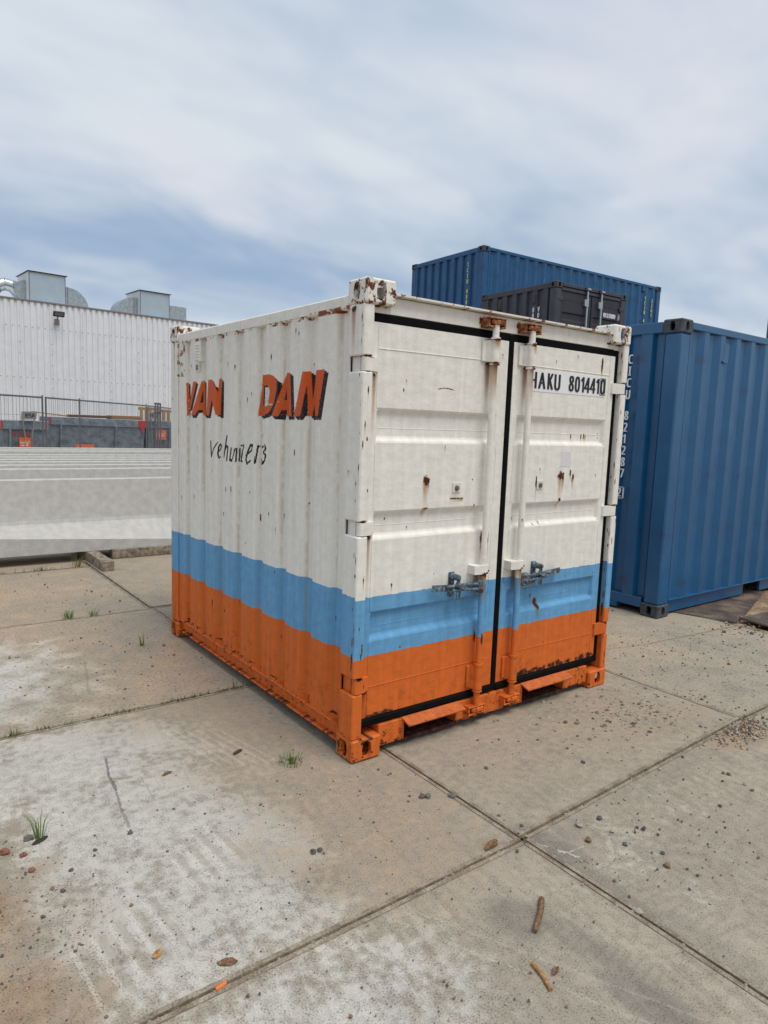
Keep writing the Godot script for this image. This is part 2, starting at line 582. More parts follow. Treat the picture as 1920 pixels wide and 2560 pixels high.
	fill_poly([-0.517,1.846,-0.507,1.846,-0.494,1.846,-0.482,1.846,-0.483,1.840,-0.484,1.835,-0.485,1.829,-0.487,1.823,-0.488,1.817,-0.489,1.811,-0.490,1.805,-0.492,1.799,-0.493,1.793,-0.494,1.787,-0.495,1.781,-0.496,1.775,-0.498,1.769,-0.499,1.762,-0.500,1.756,-0.502,1.750,-0.503,1.744,-0.504,1.738,-0.505,1.732,-0.506,1.739,-0.507,1.745,-0.508,1.751,-0.508,1.757,-0.509,1.764,-0.510,1.770,-0.511,1.776,-0.511,1.783,-0.512,1.789,-0.513,1.795,-0.514,1.802,-0.515,1.808,-0.515,1.814,-0.516,1.820,-0.516,1.827,-0.517,1.833,-0.517,1.839], ink)
	fill_poly([-0.536,1.785,-0.535,1.779,-0.535,1.772,-0.535,1.766,-0.535,1.760,-0.535,1.754,-0.534,1.747,-0.534,1.741,-0.534,1.735,-0.534,1.728,-0.534,1.722,-0.533,1.716,-0.533,1.709,-0.533,1.703,-0.533,1.697,-0.533,1.691,-0.532,1.684,-0.532,1.678,-0.532,1.672,-0.532,1.665,-0.532,1.659,-0.531,1.653,-0.531,1.646,-0.536,1.646,-0.541,1.646,-0.546,1.646,-0.556,1.645,-0.569,1.645,-0.567,1.651,-0.565,1.657,-0.562,1.664,-0.560,1.670,-0.558,1.676,-0.555,1.682,-0.553,1.688,-0.551,1.694,-0.548,1.700,-0.547,1.706,-0.546,1.712,-0.545,1.718,-0.545,1.724,-0.544,1.731,-0.543,1.737,-0.542,1.743,-0.541,1.749,-0.540,1.755,-0.539,1.761,-0.538,1.767,-0.537,1.773,-0.537,1.779], ink)
	fill_poly([-1.912,1.807,-1.912,1.790,-1.911,1.773,-1.911,1.757,-1.911,1.740,-1.911,1.723,-1.926,1.721,-1.923,1.738,-1.921,1.755,-1.918,1.772,-1.915,1.790], ink)
	fill_poly([-1.048,1.812,-0.946,1.810,-0.937,1.787,-0.941,1.772,-0.945,1.756,-0.949,1.740,-0.953,1.725,-0.958,1.709,-1.044,1.697,-1.055,1.711,-1.054,1.726,-1.053,1.740,-1.052,1.755,-1.051,1.769,-1.050,1.784,-1.049,1.798], ink)
	fill_poly([-1.048,1.812,-0.946,1.810,-0.937,1.787,-0.941,1.772,-0.945,1.756,-0.949,1.740,-0.953,1.725,-0.958,1.709,-1.044,1.697,-1.055,1.711,-1.054,1.726,-1.053,1.740,-1.052,1.755,-1.051,1.769,-1.050,1.784,-1.049,1.798], Color(0.82, 0.81, 0.79), 0.016, -0.010)
	fill_poly([-0.967,1.712,-0.927,1.710,-0.887,1.709,-0.886,1.702,-0.926,1.703,-0.967,1.704], Color(0.84, 0.82, 0.80))
	fill_poly([-0.782,1.786,-0.781,1.772,-0.780,1.758,-0.778,1.744,-0.777,1.731,-0.797,1.730,-0.795,1.744,-0.793,1.758,-0.788,1.772], ink)
	for q in [[-1.734,1.469,-1.733,1.460,-1.732,1.452,-1.731,1.443,-1.730,1.435,-1.728,1.426,-1.727,1.418,-1.726,1.409,-1.725,1.401,-1.724,1.392,-1.723,1.384,-1.722,1.375,-1.716,1.384,-1.710,1.392,-1.704,1.401,-1.698,1.410,-1.692,1.418,-1.686,1.426,-1.675,1.434,-1.665,1.441,-1.655,1.448,-1.652,1.455,-1.649,1.462,-1.645,1.469],[-1.645,1.402,-1.640,1.409,-1.636,1.416,-1.631,1.423,-1.629,1.432,-1.628,1.440,-1.626,1.449,-1.631,1.458,-1.635,1.451,-1.638,1.443,-1.641,1.435,-1.642,1.426,-1.642,1.417,-1.643,1.408,-1.643,1.399,-1.644,1.390,-1.642,1.382,-1.640,1.375,-1.638,1.367,-1.631,1.377],[-1.482,1.512,-1.485,1.504,-1.487,1.496,-1.490,1.489,-1.493,1.481,-1.495,1.474,-1.498,1.466,-1.501,1.458,-1.503,1.451,-1.506,1.443,-1.509,1.435,-1.511,1.428,-1.514,1.420,-1.517,1.412,-1.519,1.404,-1.522,1.397,-1.525,1.389,-1.527,1.381,-1.598,1.369],[-1.511,1.422,-1.505,1.430,-1.498,1.437,-1.492,1.444,-1.486,1.452,-1.467,1.443,-1.469,1.435,-1.471,1.427,-1.472,1.419,-1.474,1.411,-1.476,1.403,-1.477,1.396,-1.479,1.388,-1.481,1.380,-1.482,1.372,-1.484,1.364],[-1.418,1.439,-1.420,1.432,-1.423,1.424,-1.425,1.416,-1.427,1.408,-1.430,1.401,-1.432,1.393,-1.434,1.385,-1.437,1.377,-1.439,1.369,-1.409,1.365,-1.404,1.373,-1.399,1.381,-1.394,1.388,-1.389,1.396,-1.384,1.404,-1.379,1.411,-1.378,1.419,-1.376,1.427,-1.374,1.434,-1.373,1.442],[-1.366,1.442,-1.366,1.434,-1.366,1.426,-1.367,1.418,-1.367,1.410,-1.368,1.402,-1.368,1.394,-1.368,1.386,-1.369,1.377,-1.369,1.369,-1.370,1.361],[-1.350,1.443,-1.351,1.435,-1.351,1.427,-1.351,1.420,-1.351,1.412,-1.352,1.404,-1.352,1.396,-1.352,1.389,-1.353,1.381,-1.353,1.373,-1.353,1.365],[-1.346,1.461,-1.326,1.462,-1.243,1.466,-1.246,1.458,-1.249,1.451,-1.252,1.444,-1.318,1.433,-1.321,1.426,-1.324,1.419,-1.326,1.411,-1.329,1.404,-1.332,1.396,-1.335,1.389,-1.338,1.381,-1.341,1.373,-1.344,1.366,-1.326,1.366,-1.245,1.369],[-1.212,1.407,-1.199,1.413,-1.187,1.419,-1.175,1.424,-1.163,1.430,-1.150,1.435,-1.138,1.441,-1.135,1.448,-1.132,1.456,-1.129,1.463,-1.126,1.471,-1.152,1.470,-1.159,1.463,-1.165,1.455,-1.172,1.448,-1.178,1.441,-1.185,1.434,-1.192,1.426,-1.195,1.418,-1.199,1.409,-1.203,1.401,-1.207,1.392,-1.211,1.383,-1.206,1.376,-1.202,1.368,-1.197,1.360,-1.181,1.367,-1.166,1.374,-1.150,1.381],[-1.085,1.473,-1.086,1.466,-1.087,1.458,-1.088,1.451,-1.088,1.443,-1.089,1.436,-1.090,1.429,-1.091,1.421,-1.092,1.414,-1.093,1.407,-1.094,1.399,-1.095,1.392,-1.096,1.384,-1.097,1.377,-1.098,1.370],[-1.091,1.443,-1.087,1.451,-1.084,1.459,-1.081,1.467,-1.073,1.471],[-1.063,1.462,-1.047,1.469,-0.973,1.478,-0.966,1.469,-0.960,1.461,-0.968,1.453,-1.035,1.442,-1.043,1.434,-1.034,1.429,-0.967,1.427,-0.959,1.421,-0.962,1.414,-0.966,1.407,-0.969,1.400,-0.973,1.393,-1.035,1.382,-1.049,1.376,-1.063,1.369,-1.064,1.377,-1.066,1.384,-1.067,1.392]]:
		stroke(q, ink, 0.0165, 0.0105)
	rng.seed = 77
	for q in 8:
		var z := -2.21 + 0.277 * q
		var cx := ax_of(true, z + 0.024)
		for yy in range(64, 862):
			for xx in range(int(cx) - 7, int(cx) + 8):
				var i := yy * AW + xx
				var a := (1.0 - absf(xx - cx) / 7.5) * clampf(0.35 + (nstreak[i] - 128) / 100.0 + (nmid[i] - 128) / 160.0, 0.0, 1.0)
				put(xx, yy, Color(0.55, 0.47, 0.33), a * 0.34)
	# rust where the photograph shows it, side first
	for q in [[-2.28, 1.982], [-1.476, 1.953], [-0.909, 1.965], [-1.199, 1.74], [-0.611, 2.065], [-0.642, 2.082], [-2.09, 1.481], [-1.563, 1.225], [-1.496, 1.185], [-1.42, 1.192], [-1.713, 1.279], [-0.633, 1.457], [-0.165, 1.584], [-0.019, 1.424], [-0.005, 1.438], [-0.019, 0.988], [-0.022, 0.919], [-0.012, 1.8], [-0.013, 1.717], [-0.137, 1.631], [-0.15, 1.644], [-2.103, 1.057], [-2.255, 1.051], [-1.526, 1.025], [-0.788, 1.1], [-1.068, 1.056]]:
		rust(true, q[0], q[1], rng.randf_range(0.005, 0.010), rng.randf_range(0.014, 0.036), rng.randf_range(0.0, 0.05))
	rust(true, -0.012, 0.62, 0.016, 0.13, 0.05)
	rust(true, -0.03, 0.50, 0.012, 0.10, 0.0)
	rust(true, -1.70, 0.40, 0.012, 0.05, 0.10)
	rust(true, -1.50, 0.395, 0.02, 0.03, 0.0)
	for q in 34:
		rust(true, rng.randf_range(-2.42, 0.0), rng.randf_range(0.15, 2.1), rng.randf_range(0.004, 0.009), rng.randf_range(0.006, 0.022), rng.randf_range(0.0, 0.04))
	for q in 16:
		rust(true, rng.randf_range(-0.04, -0.004), rng.randf_range(0.15, 2.1), rng.randf_range(0.003, 0.006), rng.randf_range(0.01, 0.04), rng.randf_range(0.0, 0.05))
	rust_area(true, -0.50, -0.14, 2.125, 2.150, 0.56, Color(0.50, 0.27, 0.12))
	rust_area(true, -2.30, -0.50, 2.122, 2.142, 0.46, Color(0.45, 0.26, 0.14))
	rust(true, -2.37, 2.13, 0.02, 0.03, 0.28)
	rust(true, -0.09, 2.13, 0.03, 0.02, 0.22, 0.3)
	rust_area(true, -2.31, -2.20, 1.9, 2.15, 0.45, Color(0.50, 0.36, 0.22))
	rust_area(true, -0.15, 0.0, 2.14, 2.27, 0.44)
	rust_area(true, -2.46, -2.29, 2.14, 2.27, 0.45, Color(0.42, 0.25, 0.14))
	rust_area(true, -2.30, -0.14, 0.03, 0.16, 0.38, Color(0.27, 0.14, 0.10))
	rust_area(true, -2.30, -0.14, 0.03, 0.068, 0.50, Color(0.22, 0.13, 0.10))
	rust_area(true, -2.46, -2.28, -0.01, 0.13, 0.48, Color(0.22, 0.14, 0.10))
	rust_area(true, -0.15, 0.02, -0.01, 0.13, 0.42, Color(0.22, 0.13, 0.10))
	for q in 14:
		rust(true, rng.randf_range(-2.2, -0.2), 0.17, rng.randf_range(0.02, 0.07), 0.012, 0.0)
	# front
	rust(false, 0.419, 1.345, 0.035, 0.050, 0.11)
	rust(false, 0.437, 1.35, 0.010, 0.030, 0.05)
	for q in 8:
		rust(false, 0.475 + q * 0.014, 1.800 + 0.007 * sin(q / 7.0 * PI), 0.016, 0.004, 0.0)
		rust(false, 0.590 + q * 0.011, 1.256, 0.014, 0.006, 0.02)
	rust(false, 0.42, 1.215, 0.03, 0.012, 0.05)
	rust(false, 1.441, 1.355, 0.040, 0.050, 0.13)
	rust(false, 1.465, 1.35, 0.016, 0.04, 0.08)
	rust(false, 1.530, 1.372, 0.012, 0.035, 0.03)
	rust(false, 1.555, 1.345, 0.022, 0.035, 0.06)
	rust(false, 1.234, 1.33, 0.010, 0.07, 0.10)
	rust(false, 1.445, 1.22, 0.02, 0.02, 0.06)
	rust(false, 1.76, 2.017, 0.014, 0.07, 0.08)
	rust(false, 1.309, 0.625, 0.026, 0.045, 0.10)
	rust(false, 1.318, 0.595, 0.020, 0.03, 0.07)
	for q in [1.636, 1.660, 1.675, 1.54]:
		rust(false, q, 1.590, 0.008, 0.03, 0.03)
	for q in 30:
		rust(false, rng.randf_range(0.06, 1.9), rng.randf_range(0.25, 2.05), rng.randf_range(0.003, 0.008), rng.randf_range(0.005, 0.018), rng.randf_range(0.0, 0.04))
	for s in [0.035, 1.955]:
		for q in 11:
			rust(false, s + rng.randf_range(-0.03, 0.03), rng.randf_range(0.13, 2.1), rng.randf_range(0.004, 0.008), rng.randf_range(0.012, 0.045), rng.randf_range(0.0, 0.06))
		for y in [1.84, 1.09, 0.33]:
			rust(false, s + 0.045 * signf(1.0 - s), y, 0.022, 0.02, 0.30, 0.2)
			rust(false, s, y + 0.08, 0.04, 0.012, 0.0)
	# chewed lower door edges
	for q in 40:
		rust(false, rng.randf_range(1.14, 1.88), 0.205 + rng.randf_range(0.0, 0.012), rng.randf_range(0.02, 0.06), rng.randf_range(0.012, 0.035), 0.0, 1.0)
	for q in 12:
		rust(false, rng.randf_range(0.08, 0.26), 0.20 + rng.randf_range(0.0, 0.01), rng.randf_range(0.02, 0.05), rng.randf_range(0.01, 0.03), 0.0, 1.0)
	rust_area(false, 0.0, 0.175, 2.14, 2.27, 0.47)
	rust_area(false, 1.80, 2.0, 2.14, 2.27, 0.46)
	rust_area(false, 0.17, 1.82, 2.195, 2.22, 0.40, Color(0.40, 0.24, 0.14))
	rust_area(false, 0.17, 1.83, 0.02, 0.15, 0.37, Color(0.22, 0.13, 0.10))
	rust_area(false, 0.17, 1.83, 0.02, 0.050, 0.54, Color(0.20, 0.12, 0.09))
	rust_area(false, 0.0, 0.2, -0.01, 0.13, 0.40, Color(0.22, 0.13, 0.10))
	# streaks below the rod brackets
	for x in [0.80, 0.815, 1.085, 1.10]:
		rust(false, x, 1.945, 0.028, 0.016, 0.20, 0.4)
		rust(false, x, 2.065, 0.030, 0.014, 0.05, 0.6)
		rust(false, x, 0.85, 0.035, 0.02, 0.16, 0.3)
	rust(false, 0.82, 1.03, 0.012, 0.08, 0.12)
	rust(false, 0.808, 0.50, 0.014, 0.06, 0.03)
	for q in 9:
		rust(false, 0.74 + 0.014 * q, 2.165, 0.02, 0.03, 0.0)
		rust(false, 1.02 + 0.014 * q, 2.162, 0.02, 0.03, 0.0)
	return tex(Image.create_from_data(AW, AH, false, Image.FORMAT_RGB8, atlas))

# ---------------------------------------------------------------- concrete
# soft patches of the yard: [x, z, rx, rz, turn, amount, channel]; 0 bare pale cement, 1 brown earth, 2 oil and rubber
var patches := [
	[-1.25, -1.95, 0.42, 0.70, -0.5, 1.0, 0], [-1.05, -1.45, 0.32, 0.26, 0.0, 0.9, 0], [-1.1, -0.75, 0.5, 0.32, 0.1, 0.95, 0],
	[-0.80, -0.55, 0.30, 0.30, 0.5, 0.75, 0], [-1.0, -0.1, 0.36, 0.45, 0.0, 0.9, 0], [-0.75, 0.35, 0.28, 0.40, -0.2, 0.95, 0],
	[-1.0, 0.55, 0.34, 0.30, 0.0, 0.85, 0], [-0.65, 0.66, 0.16, 0.16, 0.0, 0.7, 0], [-1.3, 0.3, 0.14, 0.2, 0.0, 0.6, 0],
	[-0.95, 1.25, 0.5, 0.30, 0.2, 0.85, 0], [-0.55, 1.1, 0.25, 0.16, 0.0, 0.4, 0], [-0.40, -0.1, 0.16, 0.3, 0.4, 0.3, 0],
	[0.55, 1.25, 0.25, 0.2, 0.0, 0.3, 0], [1.0, 1.05, 0.3, 0.15, 0.0, 0.25, 0],
	[-1.56, 0.10, 0.10, 0.30, 0.2, 1.0, 1], [-1.52, 0.62, 0.13, 0.15, 0.0, 1.0, 1], [-1.36, 0.02, 0.10, 0.05, 0.6, 0.62, 1], [-1.36, 0.72, 0.10, 0.05, 0.6, 0.9, 1], [-1.35, 0.35, 0.16, 0.35, 0.1, 0.36, 1],
	[-0.20, 0.35, 0.42, 0.60, 0.0, 0.62, 1], [-0.30, -0.45, 0.42, 0.55, 0.0, 0.50, 1], [-0.35, -1.0, 0.6, 0.25, 0.0, 0.50, 1], [-0.55, 0.62, 0.10, 0.14, 0.3, 0.75, 1], [-0.62, 0.45, 0.12, 0.20, 0.3, 0.6, 1],
	[0.10, 0.82, 0.035, 0.03, 0.3, 1.2, 1], [1.3, 0.3, 0.8, 0.4, 0.0, 0.40, 1], [2.05, 0.86, 0.30, 0.12, 0.0, 0.95, 1], [1.8, 0.55, 0.4, 0.15, 0.0, 0.5, 1], [0.6, 0.3, 0.35, 0.4, 0.0, 0.38, 1],
	[0.30, 0.95, 0.06, 0.14, 0.2, 1.0, 2], [0.27, 1.20, 0.05, 0.22, 0.0, 0.75, 2], [0.45, 0.93, 0.16, 0.06, 0.3, 0.45, 2], [-0.12, 1.16, 0.08, 0.10, 0.3, 0.8, 2], [-0.02, 1.38, 0.05, 0.24, 0.12, 0.6, 2],
	[-0.05, 1.62, 0.06, 0.14, 0.2, 0.9, 2], [0.30, 1.6, 0.06, 0.3, 0.0, 0.4, 2], [0.6, 0.68, 0.30, 0.06, 0.0, 0.35, 2], [-0.3, 1.45, 0.2, 0.3, 0.2, 0.30, 2], [0.8, 1.3, 0.4, 0.3, 0.0, 0.30, 2], [1.1, 0.88, 0.5, 0.07, 0.0, 0.4, 2]]

# marks on the slabs: [x0, z0, x1, z1, width, r, g, b, alpha, wobble]
func draw_lines(out: PackedByteArray, w: int, h: int, area: Rect2, lines: Array, nb: PackedByteArray, nc: PackedByteArray) -> void:
	var k := w / area.size.x
	for l in lines:
		var a := (Vector2(l[0], l[1]) - area.position) * k
		var b := (Vector2(l[2], l[3]) - area.position) * k
		var wd: float = l[4] * k * 0.5
		for y in range(int(minf(a.y, b.y) - wd) - 6, int(maxf(a.y, b.y) + wd) + 6):
			for x in range(int(minf(a.x, b.x) - wd) - 6, int(maxf(a.x, b.x) + wd) + 6):
				if x < 0 or y < 0 or x >= w or y >= h:
					continue
				var p := y * w + x
				var q := Vector2(x + (nb[p] - 128) / 128.0 * l[9] * k, y)
				var d := q.distance_to(Geometry2D.get_closest_point_to_segment(q, a, b))
				var t: float = clampf((wd - d) * 0.8 + 0.5, 0.0, 1.0) * l[8] * clampf(0.75 + (nc[p] - 128) / 90.0, 0.0, 1.0)
				if t > 0.0:
					out[p * 3] = int(lerpf(out[p * 3], l[5], t))
					out[p * 3 + 1] = int(lerpf(out[p * 3 + 1], l[6], t))
					out[p * 3 + 2] = int(lerpf(out[p * 3 + 2], l[7], t))

func build_ground_near() -> ImageTexture:
	var w := 2048
	var h := 1653
	var cw := 192
	var ch := 155
	var coarse := Image.create(cw, ch, false, Image.FORMAT_RGB8)
	for j in ch:
		for i in cw:
			var x := -1.85 + 4.15 * (i + 0.5) / cw
			var z := -1.3 + 3.35 * (j + 0.5) / ch
			var s := [0.0, 0.0, 0.0]
			for p in patches:
				var d: Vector2 = Vector2(x - p[0], z - p[1]).rotated(p[4])
				var e: float = (d.x / p[2]) * (d.x / p[2]) + (d.y / p[3]) * (d.y / p[3])
				if e < 6.0:
					s[p[6]] = maxf(s[p[6]], p[5] * exp(-e * e * 0.35))
			coarse.set_pixel(i, j, Color(s[0], s[1] * 0.8, s[2]))
	coarse.resize(w, h, Image.INTERPOLATE_CUBIC)
	var cb := coarse.get_data()
	var na := noise_bytes(w, h, 0.0075, 6, 41)
	var nb := noise_bytes(w, h, 0.034, 5, 42)
	var nc := noise_bytes(w, h, 0.27, 2, 43)
	# sweep and tyre marks run along z, slightly askew
	var f := noise(0.045, 4, 44)
	var sm := f.get_image(w, 100)
	sm.resize(w, h, Image.INTERPOLATE_CUBIC)
	sm.convert(Image.FORMAT_L8)
	var nd := sm.get_data()
	var out := PackedByteArray()
	out.resize(w * h * 3)
	var i := 0
	for j in h:
		for x in w:
			var k := i * 3
			var a := (na[i] - 128) / 128.0
			var b := (nb[i] - 128) / 128.0
			var c := (nc[i] - 128) / 128.0
			var xs := x + j / 6
			var s := (nd[(j * w + (xs if xs < w else xs - w))] - 128) / 128.0
			var light := clampf((cb[k] / 255.0 + a * 0.34 + b * 0.34 + c * 0.12 + s * 0.05 - 0.33) * 2.2, 0.0, 1.0)
			var dirt := clampf((cb[k + 1] / 204.0 + a * 0.22 + b * 0.30 + c * 0.20 - 0.34) * 2.2, 0.0, 1.0)
			var oil := clampf((cb[k + 2] / 255.0 + a * 0.15 + b * 0.12 + s * 0.42 - 0.20) * 1.6, 0.0, 1.0)
			var r := 158.0
			var g := 149.0
			var bl := 135.0
			r += (179.0 - r) * light; g += (176.0 - g) * light; bl += (168.0 - bl) * light
			var dd := dirt * (0.85 if cb[k + 1] > 190 else 0.60)
			r += (151.0 - r) * dd; g += (130.0 - g) * dd; bl += (108.0 - bl) * dd
			var oo := oil * 0.46
			r += (98.0 - r) * oo; g += (95.0 - g) * oo; bl += (91.0 - bl) * oo
			var m := 1.0 + a * 0.06 + b * 0.07 + c * 0.12 + s * (0.03 if j < 1066 else 0.07)
			if c < -0.46 and b < 0.15:
				m *= 0.78
			out[k] = clampi(int(r * m), 0, 255)
			out[k + 1] = clampi(int(g * m), 0, 255)
			out[k + 2] = clampi(int(bl * m), 0, 255)
			i += 1
	# lines: [x0, z0, x1, z1, width, r, g, b, alpha, wobble]
	var lines := [[-0.945, -0.685, -0.975, -0.53, 0.010, 78, 78, 82, 0.8, 0.004], [-0.975, -0.53, -0.985, -0.38, 0.013, 78, 78, 82, 0.75, 0.004], [-0.985, -0.38, -1.012, -0.20, 0.010, 92, 92, 97, 0.7, 0.005], [-1.012, -0.20, -1.02, -0.07, 0.012, 98, 98, 103, 0.6, 0.006], [-0.86, -0.45, -0.87, -0.20, 0.005, 100, 100, 104, 0.45, 0.006],
		[-0.99, -0.05, -1.06, 0.12, 0.008, 105, 105, 110, 0.4, 0.03], [-0.5, 0.85, -0.1, 1.7, 0.012, 190, 188, 178, 0.35, 0.01], [-0.42, 0.86, 0.03, 1.75, 0.010, 192, 190, 180, 0.3, 0.01],
		[0.55, 0.85, 0.62, 1.45, 0.010, 120, 116, 108, 0.4, 0.03], [0.42, 0.0, 0.52, 0.55, 0.006, 140, 128, 112, 0.4, 0.03], [1.0, 0.9, 0.75, 1.6, 0.012, 186, 182, 172, 0.25, 0.01],
		[0.30, 0.99, 0.34, 1.06, 0.012, 225, 224, 220, 0.8, 0.02], [0.26, 0.91, 0.29, 0.95, 0.008, 220, 219, 214, 0.6, 0.02], [0.33, 1.02, 0.40, 1.03, 0.006, 220, 219, 214, 0.6, 0.02], [0.60, 1.02, 0.70, 1.12, 0.05, 196, 192, 172, 0.4, 0.01]]
	for q in 9:      # scrubbed tyre bars on the pale slab
		var x0 := -1.36 + 0.062 * (q % 5) + 0.40 * (q / 5)
		var z0 := 0.50 - 0.03 * (q % 5) - 0.32 * (q / 5)
		lines.append([x0, z0, x0 + 0.02, z0 + 0.26, 0.016, 208, 204, 194, 0.50, 0.004])
		lines.append([x0 + 0.028, z0 + 0.01, x0 + 0.046, z0 + 0.27, 0.024, 150, 140, 124, 0.40, 0.004])
	for q in 6:
		lines.append([-0.62 + q * 0.05, -0.85 + q * 0.03, -0.52 + q * 0.05, -0.35 + q * 0.03, 0.014, 206, 204, 196, 0.32, 0.004])
	rng.seed = 19
	for q in 150:    # hair cracks in the bare cement
		var p: Array = patches[rng.randi_range(2, 9)]
		var cx: float = p[0] + rng.randfn(0.0, 0.5) * p[2]
		var cz: float = p[1] + rng.randfn(0.0, 0.5) * p[3]
		for n in rng.randi_range(2, 4):
			var an := rng.randf() * TAU
			var ln := rng.randf_range(0.008, 0.028)
			lines.append([cx, cz, cx + cos(an) * ln, cz + sin(an) * ln, 0.004, 116, 114, 118, 0.42, 0.012])
	for q in 12:     # tread blocks
		lines.append([-0.13 + q * 0.013, 1.22 + q * 0.033, -0.05 + q * 0.013, 1.205 + q * 0.033, 0.012, 118, 113, 106, 0.28, 0.006])
		lines.append([0.30 + q * 0.006, 1.15 + q * 0.04, 0.40 + q * 0.006, 1.16 + q * 0.04, 0.012, 120, 116, 110, 0.22, 0.006])
	draw_lines(out, w, h, Rect2(-1.85, -1.3, 4.15, 3.35), lines, nb, nc)
	return tex(Image.create_from_data(w, h, false, Image.FORMAT_RGB8, out))

func build_ground_far() -> ImageTexture:
	var w := 1536
	var na := noise_bytes(w, w, 0.0055, 5, 61)
	var nb := noise_bytes(w, w, 0.035, 4, 62)
	var nc := noise_bytes(w, w, 0.36, 2, 63)
	var out := PackedByteArray()
	out.resize(w * w * 3)
	var i := 0
	for j in w:
		for x in w:
			var px := -3.0 + 12.0 * x / w
			var a := (na[i] - 128) / 128.0
			var b := (nb[i] - 128) / 128.0
			var c := (nc[i] - 128) / 128.0
			# sandier on the left, greyer cement on the right
			var sand := clampf(0.55 - px * 0.12 + a * 0.5 + b * 0.45, 0.0, 1.0)
			var pale := 0.0
			if px < 0.3:
				var pz := -10.0 + 12.0 * j / w
				var e := pow((px + 1.25) / 0.55, 2.0) + pow((pz + 1.95) / 0.8, 2.0)
				pale = clampf((0.9 - e * 0.7 + a * 0.5 + b * 0.7) * 1.0, 0.0, 1.0)
			var r := 162.0 + (160.0 - 162.0) * sand
			var g := 154.0 + (142.0 - 154.0) * sand
			var bl := 140.0 + (122.0 - 140.0) * sand
			r += (179.0 - r) * pale; g += (176.0 - g) * pale; bl += (168.0 - bl) * pale
			var m := 1.0 + a * 0.08 + b * 0.08 + c * 0.09
			if c < -0.5:
				m *= 0.84
			out[i * 3] = clampi(int(r * m), 0, 255)
			out[i * 3 + 1] = clampi(int(g * m), 0, 255)
			out[i * 3 + 2] = clampi(int(bl * m), 0, 255)
			i += 1
	draw_lines(out, w, w, Rect2(-3.0, -10.0, 12.0, 12.0), [[-0.70, -2.11, -0.76, -1.80, 0.010, 110, 104, 98, 0.6, 0.006], [-0.76, -1.80, -0.816, -1.54, 0.010, 112, 106, 100, 0.6, 0.006], [2.6, -0.45, 3.05, -0.36, 0.03, 138, 124, 106, 0.5, 0.03], [3.05, -0.36, 4.2, -0.245, 0.024, 118, 106, 92, 0.7, 0.02]], nb, nc)
	return tex(Image.create_from_data(w, w, false, Image.FORMAT_RGB8, out))

# ---------------------------------------------------------------- the small container
const CW := 1.983
const CL := 2.445
const CH := 2.26

func wavy(b: MB, p0: Vector3, dir: Vector3, out: Vector3, length: float, y0: float, y1: float, pitch: float, flat: float, slope: float, depth: float, start := 0.0) -> void:
	# a corrugated sheet standing on p0, running along dir; out is the outward normal
	var pts := [Vector2(0, 0)]
	var t := start
	while t < length:
		for q in [[t, 0.0], [t + slope, -depth], [t + pitch - flat - slope, -depth], [t + pitch - flat, 0.0]]:
			if q[0] > pts[-1].x + 1e-4 and q[0] < length - 1e-4:
				pts.append(Vector2(q[0], q[1]))
		t += pitch
	pts.append(Vector2(length, 0))
	for i in pts.size() - 1:
		var a: Vector3 = p0 + dir * pts[i].x + out * pts[i].y
		var c: Vector3 = p0 + dir * pts[i + 1].x + out * pts[i + 1].y
		var s: Vector2 = pts[i + 1] - pts[i]
		b.quado(a + Vector3.UP * y0, c + Vector3.UP * y0, c + Vector3.UP * y1, a + Vector3.UP * y1, out * s.x - dir * s.y)

func door_leaf(b: MB, x0: float, x1: float, y0: float, y1: float, g0: float, g1: float, grooves: Array, z: float) -> void:
	var step := [[0.0, 0.0], [0.007, 0.16], [0.018, 0.84], [0.026, 1.0]]
	var ys := [[y0, 0.0]]
	for g in grooves:
		for s in step:
			ys.append([g[0] + s[0] * 1.2, s[1]])
		for s in 4:
			ys.append([g[1] - step[3 - s][0], step[3 - s][1]])
	ys.append([y1, 0.0])
	var xs := [[x0, 0.0]]
	for s in step:
		xs.append([g0 + s[0], s[1]])
	for s in 4:
		xs.append([g1 - step[3 - s][0], step[3 - s][1]])
	xs.append([x1, 0.0])
	for i in xs.size() - 1:
		for j in ys.size() - 1:
			var p := []
			for q in [[i, j], [i + 1, j], [i + 1, j + 1], [i, j + 1]]:
				p.append(Vector3(xs[q[0]][0], ys[q[1]][0], z - 0.024 * minf(xs[q[0]][1], ys[q[1]][1])))
			b.quado(p[0], p[1], p[2], p[3], Vector3.BACK)
	for e in [[Vector3(x0, y0, z), Vector3(x1, y0, z), Vector3.DOWN], [Vector3(x0, y1, z), Vector3(x1, y1, z), Vector3.UP], [Vector3(x0, y0, z), Vector3(x0, y1, z), Vector3.LEFT], [Vector3(x1, y0, z), Vector3(x1, y1, z), Vector3.RIGHT]]:
		var k := Vector3(0, 0, -0.045)
		b.quado(e[0], e[1], e[1] + k, e[0] + k, e[2])
	b.quado(Vector3(x0, y0, z - 0.045), Vector3(x1, y0, z - 0.045), Vector3(x1, y1, z - 0.045), Vector3(x0, y1, z - 0.045), Vector3.FORWARD)

